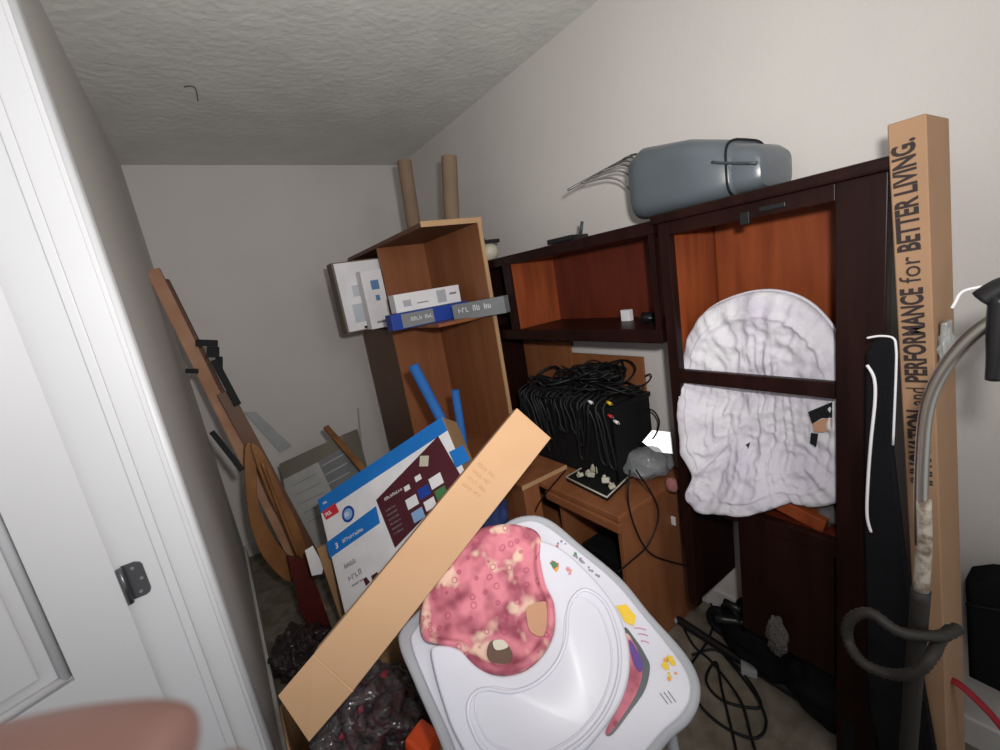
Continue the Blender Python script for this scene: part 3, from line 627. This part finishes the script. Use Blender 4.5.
# folded black stroller frame on the floor
t = thing('folded_stroller', 'black folded stroller with wheels lying in front of dark cabinet', 'stroller', (1.15, .62, 0))
b = new(); tube(b, [P(x, y, Z=.02) for x, y in ((668, 613), (700, 634), (760, 672), (830, 716), (850, 730))], .016, 10, 4); obj('frame_tube', b, black, t)
b = new(); tube(b, [P(x, y, Z=.22) for x, y in ((715, 618), (770, 626), (830, 640), (880, 660))], .014, 10, 4); obj('frame_tube', b, black, t)
b = new(); tube(b, [P(x, y, Z=.10) for x, y in ((800, 668), (850, 695), (905, 724), (960, 760))], .015, 10, 4); obj('frame_tube', b, black, t)
b = new(); blob(b, (1.345, .66, .12), (.085, .17, .125), .15, 3, 6, 4, crease=.08, flatz=.005); blob(b, (1.30, .47, .12), (.09, .12, .12), .15, 3, 9, 4, crease=.08, flatz=.005); obj('folded_seat', b, blackfab, t)
for px, py, Z, r_ in ((722, 622, .08, .06), (800, 668, .085, .065)):
    p = P(px, py, Z=Z); b = new(); tube(b, [p + V((0, math.cos(a) * r_ * .8, math.sin(a) * r_ * .8)) for a in [k * math.pi / 8 for k in range(16)]], r_ * .24, 10, 2, closed=True)
    o = obj('wheel', b, blackm, t); b = new(); tube(b, [p + V((-.02, 0, 0)), p + V((.02, 0, 0))], r_ * .3, 14, 0)
    for k in range(5):
        a = k * math.pi * .4; tube(b, [p, p + V((0, math.cos(a) * r_ * .7, math.sin(a) * r_ * .7))], .006, 6, 0)
    obj('hub', b, blackm, o)
b = new(); p = P(733, 606, X=1.24); tube(b, [p + V((0, .03, 0)), p - V((0, .03, 0))], .012, 10, 0); tube(b, [p, V((p.x + .04, p.y - .01, .18))], .010, 8, 0); obj('push_grip', b, black, t)
b = new(); p = P(776, 638, X=1.165); blob(b, (1.17, p.y, p.z), (.014, .030, .065), .3, 3, 12, 4, crease=.25); obj('clear_wrapper', b, film('thin clear wrap', (.16, .15, .145), .5), label='crumpled clear wrapper draped over the black folded stroller', cat='plastic wrapper')
b = new(); p = P(750, 662, Z=.03); ob(b, p + V((-.01, .0, -.01)), (.07, .05, .03), Matrix.Rotation(.5, 3, 'Z'), .004)
obj('power_adapter', b, mat('light grey plastic', (.33, .33, .33), .5), label='pale grey power adapter on the carpet at the stroller', cat='adapter')
# dark metal bed-rail pieces at lower right
t = thing('metal_bed_frame', 'black flat metal bars lying on carpet at lower right', 'metal frame', (1.0, .25, 0))
b = new(); beam(b, P(838, 716, Z=.10), P(960, 790, Z=.10), .03, .03, (0, 0, 1)); beam(b, P(870, 680, Z=.2), P(935, 735, Z=.16), .03, .03, (0, 0, 1)); obj('angle_bar', b, black, t)
b = new(); bx(b, P(846, 735, Z=.06) + V((-.03, -.03, -.06)), P(846, 735, Z=.06) + V((.0, .0, .08)), .003); obj('foot', b, blackm, t)
# floor cables
for pts, lab in ((((668, 590), (690, 640), (712, 662), (740, 700), (752, 740), (768, 790)), 'black cord running over the carpet nearest the stroller'),
                 (((692, 655), (716, 650), (742, 672), (760, 700), (755, 708), (722, 700), (706, 680), (716, 662), (722, 690), (735, 745), (742, 790)), 'black cord looped twice on the beige carpet'),
                 (((690, 690), (706, 712), (730, 730), (757, 738), (766, 720), (752, 690), (724, 655)), 'black cord curving beside the highchair tray'),
                 (((706, 592), (714, 615), (708, 640), (690, 668), (695, 700)), 'thin black cord hanging from desk end to the carpet')):
    b = new(); tube(b, [P(x, y, Z=.008) for x, y in pts], .0045, 7, 6); obj('floor_cord', b, cablem, label=lab, cat='cord')
b = new(); tube(b, [P(x, y, Z=.03) for x, y in ((655, 596), (664, 600), (672, 610), (676, 622))], .006, 7, 5); obj('floor_cord', b, plasgrey, label='pale grey cord beside the bottom of the desk panel', cat='cord')

# ================================================================ HIGHCHAIR
HC = P(560, 640, d=.90); Nn = _n(-(ray(560, 640)).normalized() * .93 + V((0, 0, 1)) * .30)
hp = Plane(HC, Nn)
t = thing('highchair', 'white baby highchair with pink patterned seat pad and large tray', 'highchair', (HC.x, HC.y, 0))
def out(pts, off=0, n=5): return crom([hp.pt(x, y, off) for x, y in pts], n, True)
outer = [(530, 514), (552, 520), (580, 543), (620, 576), (650, 612), (684, 650), (699, 676), (701, 700), (691, 722), (671, 740), (640, 775), (580, 815), (500, 815), (455, 775), (434, 730), (412, 680), (398, 645), (402, 626), (430, 598), (470, 555), (505, 522)]
b = new(); prism(b, out(outer, 0), Nn, .055, .010, seg=3); o = obj('tray_base', b, plasgrey, t); smooth_by(o, 50)
inner = [(530, 520), (549, 527), (577, 549), (614, 580), (643, 614), (674, 652), (689, 676), (691, 698), (681, 716), (662, 733), (632, 765), (578, 800), (506, 802), (465, 768), (446, 728), (424, 680), (411, 645), (414, 630), (438, 604), (476, 560), (508, 528)]
b = new(); prism(b, out(inner, .010), Nn, .014, .005, seg=3); o = obj('base_rim', b, plaswhite, t); smooth_by(o, 50)
# printed cloth peeping between tray and rim
b = new(); prism(b, out([(624, 628), (636, 640), (646, 656), (650, 668), (645, 690), (630, 712), (612, 735), (606, 730), (622, 700), (629, 670)], .0122), Nn, .003, 0, 0); obj('gap_shade_strip', b, greyd, t, label='dark grey strip painting the shade in the gap beside the tray')  # dark strip laid in as the shade of the gap
b = new(); prism(b, out([(626, 634), (635, 645), (641, 660), (642, 676), (636, 694), (624, 714), (610, 733), (606, 730), (620, 702), (628, 672)], .0142), Nn, .004, 0, 0); obj('seat_cloth', b, pink, t)
b = new(); prism(b, out([(629, 640), (637, 650), (643, 664), (640, 672), (633, 662)], .0155), Nn, .002, 0, 0); obj('seat_cloth', b, mat('violet print', (.13, .07, .28), .8), t, label='violet patch of cloth')
tray = [(538, 541), (562, 549), (590, 574), (614, 604), (627, 636), (630, 668), (622, 700), (603, 730), (575, 760), (530, 785), (480, 770), (455, 735), (442, 700), (433, 668), (431, 648), (444, 645), (460, 650), (474, 664), (490, 673), (508, 675), (527, 669), (544, 653), (554, 630), (553, 604), (545, 585), (540, 565)]
b = new(); prism(b, out(tray, .040, 5), Nn, .026, .006, seg=3); o = obj('food_tray', b, plaswhite, t); smooth_by(o, 50); ft = o
ridge = [(586, 590), (574, 597), (568, 612), (566, 640), (556, 664), (537, 683), (512, 692), (488, 689), (474, 694), (468, 708), (472, 728), (488, 752), (530, 765), (572, 748), (600, 720), (615, 690), (620, 660), (616, 630), (604, 602)]
b = new(); tube(b, out(ridge, .0395, 4), .0042, 8, 0, closed=True, flat=1); obj('tray_ridge', b, plaswhite, ft)
b = new(); tube(b, out([(x * .9 + 54, y * .9 + 67) for x, y in ridge], .0395, 4), .0022, 8, 0, closed=True); obj('recess_ridge', b, plaswhite, ft)
# pink seat pad
cush = [(478, 533), (505, 527), (530, 530), (541, 540), (541, 560), (545, 583), (554, 604), (555, 630), (545, 654), (528, 670), (508, 677), (488, 674), (472, 664), (458, 650), (440, 646), (425, 640), (422, 618), (430, 592), (452, 558)]
def ch(q, th, p): return .014 - .020 * (1 - q) ** .8 + .008 * noise.noise(p * 16) + .004 * noise.noise(p * 45) + (.011 * math.sqrt(max(0, 1 - ((q - .93) / .07) ** 2)) if q > .86 else 0)
b = new(); sheet(b, out(cush, .022, 6), Nn, ch, 30)
obj('seat_pad', b, pink, t, True)
for pts, m_, off in (([(528, 606), (549, 602), (550, 622), (543, 636), (531, 632), (527, 620)], peach, .037), ([(490, 642), (502, 640), (512, 652), (508, 665), (494, 664), (487, 655)], mat('brown print', (.12, .07, .05), .8), .036), ([(493, 641), (503, 640), (508, 647), (496, 650)], cream, .039)):
    b = new(); prism(b, out(pts, off, 3), Nn, .006, 0, 0); obj('sewn_patch', b, m_, t)
rs = random.Random(8); pal = [greenp, yellow, orangep, redp, pinkp, greyprint]
def sticker(groups):
    b = new()
    for poly_c, k, sp, mats_, r_, off in groups:
        for i in range(k):
            c = hp.pt(poly_c[0] + rs.uniform(-sp, sp), poly_c[1] + rs.uniform(-sp * .8, sp * .8), off + .0003 * (i % 4)); u = Nn.orthogonal().normalized(); v = Nn.cross(u); rr = r_ * rs.uniform(.6, 1.2)
            prism(b, [c + (u * math.cos(a) + v * math.sin(a)) * rr * (1 + .25 * math.sin(a * 5)) for a in [j * math.pi / 8 for j in range(16)]], Nn, .0005, 0, rs.choice(mats_))
    obj('sticker', b, pal, t)
sticker([((556, 565), 7, 3.5, [0, 0, 3], .005, .0412), ((557, 569), 3, 2, [2], .004, .043), ((568, 571), 4, 4, [2, 4], .004, .0412)])
sticker([((668, 663), 10, 7, [1, 2, 1], .005, .0112), ((672, 676), 4, 4, [2, 1], .004, .0112)])
sticker([((562, 545), 9, 6, [5, 3, 5], .003, .0112)])
sticker([((574 + 2.1 * k, 553 + 2.2 * k), 2, 1.6, [0, 5], .0028, .0112) for k in range(5)])
sticker([((588 + 2.4 * k, 567 + 2.4 * k), 1, 1.2, [5], .0028, .0112) for k in range(5)])
b = new(); prism(b, [hp.pt(x, y, .0125) for x, y in ((616, 606), (626, 604), (636, 616), (634, 626), (625, 622))], Nn, .0006, 0, 0); obj('sticker', b, yellow, t)
b = new()
for k, (x, y) in enumerate(((634, 628), (638, 634), (641, 641))): pa, pc = hp.pt(x, y, .0112), hp.pt(x + 12 - 2 * k, y + 2, .0112); tube(b, [pa, (pa + pc) / 2 + Nn.orthogonal() * .001, pc], .0009, 5, 2)
obj('sticker', b, pinkp, t)
b = new()
for k in range(3): pa, pc = hp.pt(660 + 4 * k, 693 - k, .0112), hp.pt(668 + 4 * k, 704 - k, .0112); tube(b, [pa, pc], .0007, 5, 0)
obj('sticker', b, greyprint, t)
# legs and seat shell down to floor
b = new(); blob(b, HC - Nn * .15 + V((0, .0, -.05)), (.13, .13, .13), .05, 2, 3, 3); obj('seat_shell', b, plaswhite, t)
for px, py, ex, ey in ((530, 560, .62, .88), (440, 640, .25, .80), (650, 690, .72, .35), (520, 760, .30, .30)):
    a = hp.pt(px, py, -.05); b = new(); c = V((ex, ey, .0)); tube(b, [a, V((a.x * .85 + ex * .15, a.y * .85 + ey * .15, .5)), V((a.x * .6 + HC.x * .2 + ex * .2, a.y * .6 + HC.y * .2 + ey * .2, .0))], .012, 10, 4); obj('leg', b, plasgrey, t)

# ================================================================ LONG CARDBOARD BOX LYING DIAGONALLY
t = thing('long_cardboard_box', 'long plain cardboard box lying diagonally across the highchair', 'box', P(430, 560, d=.9))
a0, a1, c0, c1 = P(517, 408, d=1.0), P(551, 438, d=1.0), P(313, 655, d=.835), P(353, 691, d=.835)
nb = _n((a1 - a0).cross(c0 - a0)); 
if nb.dot(CP - a0) < 0: nb = -nb
b = new(); prism(b, [a0, a1, c1, c0], nb, .042, .0015); obj('carton', b, board, t)
f0, f1 = P(278, 696, d=.79), P(309, 742, d=.80)
b = new(); nf = _n((c1 - c0).cross(f0 - c0)); nf = nf if nf.dot(CP - c0) > 0 else -nf
prism(b, [c0 + nb * .0, c1, f1, f0], nf, .004, .0008); obj('end_flap', b, board, t)
b = new(); beam(b, c0 + nb * .001, c1 + nb * .001, .003, .0016, nb, .0004); obj('crease', b, edgem, t)
b = new(); o_ = P(470, 478, d=1); plb = Plane(a0, nb)
for i in range(4):
    pa, pc = plb.pt(477 - 5 * i, 465 + 6.5 * i, .0006), plb.pt(497 - 5 * i, 481 + 6.5 * i, .0006); scribble(b, pa, pc - pa, nb.cross(pc - pa), (pc - pa).length, .008, 0, i + 3, 2)
obj('faint_print', b, mat('faint print', (.38, .22, .11), .8), t)

# ================================================================ TELEVISION BOX
TL = P(318, 500, Y=1.9); TR = P(442, 417, Y=1.50); rBL = ray(345, 612)
top = TR - TL; s_ = -((CP - TL).dot(top)) / rBL.dot(top); BL = CP + rBL * s_
BLx = TL + (BL - TL) * 1.12
nt_ = _n(top.cross(BL - TL)); nt_ = nt_ if nt_.dot(CP - TL) > 0 else -nt_
tp = Plane(TL, nt_)
t = thing('television_box', 'blue and white television carton leaning behind the long cardboard box', 'box', BLx)
TRx = TL + top; BRx = TRx + (BLx - TL)
b = new(); prism(b, [TL, TRx, BRx, BLx], nt_, .11, .002); obj('carton', b, [board_d], t)
b = new()
def dq(pts, m_, off): prism(b, [tp.pt(x, y, off) for x, y in pts], nt_, .0008, 0, m_)
def lerp(p, q, k): return p + (q - p) * k
def uv(u, v, off=0): return TL + top * u + (BLx - TL) * v + nt_ * off
def uq(u0, v0, u1, v1, m_, off): prism(b, [uv(u0, v0, off), uv(u1, v0, off), uv(u1, v1, off), uv(u0, v1, off)], nt_, .0008, 0, m_)
uq(0, 0, 1, 1, 0, .001); uq(0, 0, 1, .12, 1, .002)
dq([(326, 543), (376, 506), (380, 523), (330, 558)], 1, .002)
dq([(376, 500), (438, 436), (462, 478), (395, 548)], 2, .003)
dq([(449, 452), (463, 445), (470, 460), (456, 468)], 1, .003)
dq([(322, 512), (335, 503), (339, 512), (326, 520)], 3, .003)
c = tp.pt(348, 514, .003); e1 = _n(top); e2 = nt_.cross(e1)
prism(b, [c + (e1 * math.cos(a) + e2 * math.sin(a)) * .032 for a in [k * math.pi / 12 for k in range(24)]], nt_, .0008, 0, 4)
prism(b, [c + nt_ * .0008 + (e1 * math.cos(a) + e2 * math.sin(a)) * .022 for a in [k * math.pi / 12 for k in range(24)]], nt_, .0008, 0, 5)
tiles = [((412, 502), 0, .026), ((424, 492), 4, .026), ((436, 481), 0, .028), ((418, 515), 5, .026), ((430, 504), 0, .024), ((441, 493), 10, .024), ((407, 488), 0, .013), ((418, 478), 0, .014)]
for (x, y), m_, k in tiles:
    c = tp.pt(x, y, .004); prism(b, [c - e1 * k - e2 * k * .75, c + e1 * k - e2 * k * .75, c + e1 * k + e2 * k * .75, c - e1 * k + e2 * k * .75], nt_, .0008, 0, m_)
c = tp.pt(424, 461, .004); q = .028; prism(b, [c + (e1 * math.cos(a) + e2 * math.sin(a)) * q for a in (.3, 1.87, 3.44, 5.01)], nt_, .0008, 0, 8)
T2 = lambda s, px, py, sz, m_, bo=.001: text_bm(s, sz, tp.pt(px, py, .0045), e1, e2 if e2.z > 0 else -e2, bo, .0003, m_, b)
T2('TCL', 325.5, 517.0, .019, 0, .0010); T2('TCL', 323, 505, .013, 0, .0004)
T2('32', 345, 517.5, .022, 0, .0008)
T2('3', 336, 549, .030, 0); up = e2 if e2.z > 0 else -e2
for j, (x, y, wd2, hh2, m_) in enumerate(((343, 543, .11, .014, 0), (385, 501, .09, .012, 0), (345, 569, .06, .018, 9), (349, 581, .07, .02, 9), (352, 587, .06, .008, 9))): scribble(b, tp.pt(x, y, .0045), e1, up, wd2, hh2, m_, j + 2, 1)
for i in range(6): scribble(b, tp.pt(386 + i * 1.6, 512 + i * 4.6, .0045), e1, up, .05, .007, 9, i, 1)
dq([(363, 579), (366, 577), (370, 582), (366, 586)], 2, .003); dq([(371, 576), (377, 572), (380, 577), (373, 582)], 2, .003)
obj('printed_front', b, [paperw, blue, maroon, redp, navy, mat('light blue print', (.25, .42, .68), .5), mat('teal print', (.02, .22, .55), .5), pinkp, cream, greyprint, greenp], t)
b = new(); bx(b, (.20, 1.45, 0), (.52, 1.72, .24), .01); 
obj('support_carton', b, board_d, label='plain brown carton on the floor under the television carton', cat='box')
# red/dark thing beside
b = new(); pq = [P(x, y, Y=1.84) for x, y in ((317, 549), (328, 545), (351, 612), (337, 614))]; lo_ = pq[2] + (pq[2] - pq[1]) * (pq[2].z / (pq[1].z - pq[2].z)); pq[2] = V((lo_.x, lo_.y, .001)); pq[3] = V((lo_.x - .05, lo_.y, .001)); prism(b, pq, (0, -1, 0), .02, .002); obj('brown_board', b, board_d, label='narrow brown cardboard strip along the left side of television carton', cat='cardboard strip')
b = new(); pq = [P(x, y, Y=1.865) for x, y in ((305, 551), (313, 546), (324, 566), (322, 574), (312, 576))]; prism(b, pq, (0, -1, 0), .006, .001); obj('white_card', b, paperw, label='white card tucked beside the left side of television carton', cat='card')

# blue foam tubes
for a, c, r_, lab in ((P(413, 365, Y=1.72), P(452, 440, Y=1.66), .022, 'thick blue foam tube leaning behind the television carton'), (P(455, 390, Y=1.7), P(463, 440, Y=1.7), .018, 'thin blue foam tube nearer to the bookcase panel edge')):
    d_ = (c - a); c = a + d_ * ((a.z - .55) / (a.z - c.z)) if True else c; b = new(); tube(b, [a, c], r_, 16, 0); tube(b, [a - d_.normalized() * .001, a + d_.normalized() * .02], r_ * .45, 10, 0)
    obj('foam_tube', b, noodle, label=lab, cat='foam tube', group='blue foam tubes')
b = new(); blob(b, P(487, 515, d=1.45), (.07, .07, .09), .15, 3, 4, 4); obj('blue_bag', b, mat('navy fabric', (.012, .025, .10), .8), label='navy blue bag tucked behind the top of the highchair', cat='bag')

# grey carton in the back
G = [P(275, 457, Y=2.85), P(329, 428, Y=2.65), P(372, 470, Y=2.45)]
t = thing('grey_printed_carton', 'grey and white printed carton against back wall behind television carton', 'box', (.45, 2.7, 0))
g0, g1 = P(279, 464, Y=2.75), P(342, 435, Y=2.45); gb0, gb1 = V((g0.x - .02, g0.y - .12, .0)), V((g1.x - .02, g1.y - .12, .0))
ng = _n((g1 - g0).cross(gb0 - g0)); ng = ng if ng.dot(CP - g0) > 0 else -ng
b = new(); prism(b, [g0, g1, gb1, gb0], ng, .16, .002); obj('carton', b, mat('olive grey cardboard', (.20, .185, .15), .8), t)
gp = Plane(g0, ng); b = new()
for pts, m_, of in ((((283, 480), (318, 462), (336, 500), (352, 540), (300, 560)), 1, .001), (((318, 462), (345, 446), (372, 490), (336, 500)), 0, .001)):
    prism(b, [gp.pt(x, y, of) for x, y in pts], ng, .0008, 0, m_)
for i in range(3): pa, pc = gp.pt(322 + 3 * i, 466 + 9 * i, .0022), gp.pt(344 + 3 * i, 454 + 9 * i, .0022); beam(b, pa, pc, .006, .001, ng, 0, 1)
for i in range(5): pa, pc = gp.pt(292 + 4 * i, 486 + 9 * i, .0022), gp.pt(316 + 4 * i, 474 + 9 * i, .0022); beam(b, pa, pc, .003, .001, ng, 0, 0)
obj('printed_front', b, [greyprint, mat('dull white print', (.48, .48, .47), .7)], t)
b = new(); beam(b, P(326, 427, Y=2.55), P(372, 480, Y=2.15), .03, .02, (0, -1, .5)); obj('timber_plank', b, oldwood2, label='brown wooden plank resting on the grey printed carton', cat='plank')
b = new(); beam(b, P(358, 408, Y=3.2), P(362, 452, Y=3.2), .008, .008, (0, -1, 0)); obj('thin_rod', b, plasgrey, label='thin grey rod upright against the back wall', cat='rod')
b = new(); pq = [P(x, y, Y=3.2) for x, y in ((244, 412), (256, 412), (292, 446), (280, 452))]; prism(b, pq, (0, -1, 0), .006, .001); obj('pale_strip', b, mat('pale blue grey board', (.42, .45, .46), .7), label='pale strip of board leaning against back wall', cat='board')

# ================================================================ LEANING WOODEN FRAME (LEFT)
t = thing('wooden_folding_chair', 'old folded wooden chair frame leaning against the left wall', 'folding chair', (.12, 2.3, 0))
top_ = P(153, 270, Y=2.62); bot = P(322, 612, Z=.02)
b = new(); beam(b, top_, bot, .055, .025, (-.2, -1, .3), .003); obj('front_rail', b, oldwood, t)
b = new(); beam(b, P(165, 280, Y=2.66), P(305, 560, Y=2.50), .035, .03, (1, -.2, .3), .003); obj('back_rail', b, lamin_d, t)
b = new(); beam(b, P(224, 392, Y=2.42), P(318, 566, Y=2.32), .062, .022, (0, -1, .2), .002); obj('side_rail', b, mat('dark walnut timber', (.12, .052, .024), .55), t)
for yy, pts in ((2.2, ((245, 448), (256, 452), (258, 500), (274, 538), (300, 572), (288, 582), (262, 555), (248, 512))), (2.15, ((251, 446), (263, 452), (280, 488), (298, 525), (312, 568), (300, 566), (286, 530), (268, 494)))):
    b = new(); prism(b, crom([P(x, y, Y=yy) for x, y in pts], 4, True), (0, -1, .1), .03, .003); obj('curved_arm', b, oldwood2, t)
b = new(); tube(b, [P(x, y, Y=2.1) for x, y in ((262, 462), (278, 505), (300, 560))], .007, 8, 5); obj('spindle', b, oldwood2, t)
for px, py, sx_, sy_ in ((207, 343, .085, .03), (213, 352, .05, .05), (192, 371, .05, .02), (219, 364, .03, .07)):
    b = new(); c = P(px, py, Y=2.45); ob(b, c, (sx_, .03, sy_), Matrix.Rotation(.25, 3, 'Y'), .003); obj('bracket', b, blackm, t)
b = new(); beam(b, P(214, 360, Y=2.4), P(238, 405, Y=2.35), .03, .02, (0, -1, .3), .003); obj('black_bar', b, blackm, t)
b = new(); beam(b, P(212, 432, Y=2.2), P(242, 470, Y=2.1), .022, .02, (0, -1, .3), .003); obj('black_bar', b, blackm, t)
b = new(); prism(b, [P(x, y, Y=2.05) for x, y in ((287, 556), (305, 560), (322, 600), (336, 640), (318, 652), (300, 610))], (0, -1, .2), .03, .004); obj('seat_panel', b, redfab, t, label='dark red seat panel')
# bags on floor left
b = new(); p = P(300, 650, Z=.08); blob(b, (p.x, p.y, .07), (.12, .14, .09), .3, 3, 5, 5, flatz=.0, crease=.2); obj('smoky_bag', b, darkbag, label='dark crumpled plastic bag on the floor by the left wall', cat='plastic bag')
b = new(); blob(b, (p.x, p.y, .06), (.08, .09, .05), .3, 3, 6, 3, flatz=.005); obj('dark_cloth', b, mat('brown cloth', (.04, .03, .025), .9), label='dark cloth inside the crumpled bag by the left wall', cat='cloth')

# ================================================================ OPEN CARTON WITH BAGS UNDER LONG BOX
r1 = P(313, 657, Z=.62); t = thing('open_carton', 'open brown moving carton filled with plastic bags beside the doorway', 'box', (.13, 1.1, 0))
x0, x1, y0, y1, zt = -.085, .27, .86, 1.22, .50
b = new()
for lo, hi in (((x0, y0, 0), (x0 + .005, y1, zt)), ((x1 - .005, y0, 0), (x1, y1, zt)), ((x0, y0, 0), (x1, y0 + .005, zt)), ((x0, y1 - .005, 0), (x1, y1, zt)), ((x0, y0, 0), (x1, y1, .005))): bx(b, lo, hi, .001)
obj('carton', b, board_d, t)
b = new(); prism(b, [V((x1, y0, zt)), V((x1, y1, zt)), V((x1 + .07, y1, zt + .06)), V((x1 + .07, y0, zt + .06))], (-.6, 0, .8), .004, .0005); obj('flap', b, board_d, t)
b = new(); blob(b, (.10, 1.04, .46), (.14, .14, .11), .22, 3, 7, 5, crease=.15); obj('plastic_bag', b, darkbag, label='smoky plastic bag bulging out of the open carton', cat='plastic bag')
b = new(); rs2 = random.Random(2); pat = mat('dark red speckled cloth', (.20, .03, .04), .8, .2, (.015, .01, .015), 40, fac=(.45, .55)); blob(b, (.10, 1.04, .44), (.12, .12, .10), .2, 3, 3, 4); obj('patterned_cloth', b, pat, label='dark red and black patterned cloth inside the smoky bag', cat='cloth')
b = new(); c = P(418, 738, Z=.50); ob(b, c + V((0, 0, -.06)), (.06, .06, .16), Matrix.Rotation(.4, 3, 'Z') @ Matrix.Rotation(.25, 3, 'X'), .008); obj('orange_packet', b, orange, label='bright orange packet wedged between plastic bag and highchair', cat='packet')
b = new(); blob(b, (.43, 1.22, .22), (.10, .12, .21), .2, 3, 11, 4, flatz=0, crease=.15); obj('black_sack', b, mat('black sack plastic', (.012, .012, .013), .3, .6), label='black sack on the floor behind the highchair', cat='sack')

# ================================================================ PHOTOGRAPHER'S FINGERTIPS
def skinned(name, chains, m, parent=None, **k):
    me = bpy.data.meshes.new(name); vs, es, rd = [], [], []
    for root, ch_ in chains:
        prev = root
        for p, r_ in ch_:
            vs.append(p); rd.append(r_); i = len(vs) - 1
            if prev is not None: es.append((prev, i))
            prev = i
    me.from_pydata(vs, es, []); o = bpy.data.objects.new(name, me); S.collection.objects.link(o)
    me.skin_vertices or o.modifiers.new('skin', 'SKIN')
    if not o.modifiers: o.modifiers.new('skin', 'SKIN')
    for i, r_ in enumerate(rd): me.skin_vertices[0].data[i].radius = (r_, r_)
    me.skin_vertices[0].data[0].use_root = True
    o.modifiers.new('sub', 'SUBSURF').levels = 2; o.modifiers['sub'].render_levels = 3
    me.materials.append(m)
    return o
D = .075
def K(x, y, d=D): return P(x, y, d=d)
hand_root = K(-420, 1150, .10)
t = thing('person', 'hand of the person taking the photo, one finger in the lower left corner', 'person', hand_root)
rel = lambda p: p - hand_root
me_chain = [(None, [(rel(K(-420, 1150, .10)), .024), (rel(K(-330, 1020, .095)), .028), (rel(K(-260, 930, .09)), .020)]),
            (2, [(rel(K(-170, 850, .082)), .0095), (rel(K(-60, 790, .078)), .0088), (rel(K(60, 762, .075)), .0085), (rel(K(150, 752, .075)), .0082), (rel(K(190, 754, .075)), .0070)]),
            (2, [(rel(K(-160, 960, .085)), .0095), (rel(K(-10, 900, .08)), .0088), (rel(K(120, 850, .08)), .0082), (rel(K(215, 800, .08)), .0072), (rel(K(250, 768, .08)), .0052)]),
            (1, [(rel(K(-150, 1090, .09)), .0095), (rel(K(0, 1040, .088)), .0085), (rel(K(110, 990, .088)), .0075), (rel(K(170, 950, .088)), .0065)]),
            (1, [(rel(K(-180, 1210, .095)), .0085), (rel(K(-60, 1180, .095)), .0075), (rel(K(40, 1140, .095)), .0062)]),
            (0, [(rel(K(-480, 960, .12)), .012), (rel(K(-430, 820, .12)), .0105), (rel(K(-380, 740, .12)), .009)])]
o = skinned('hand', me_chain, skin); o.parent = t
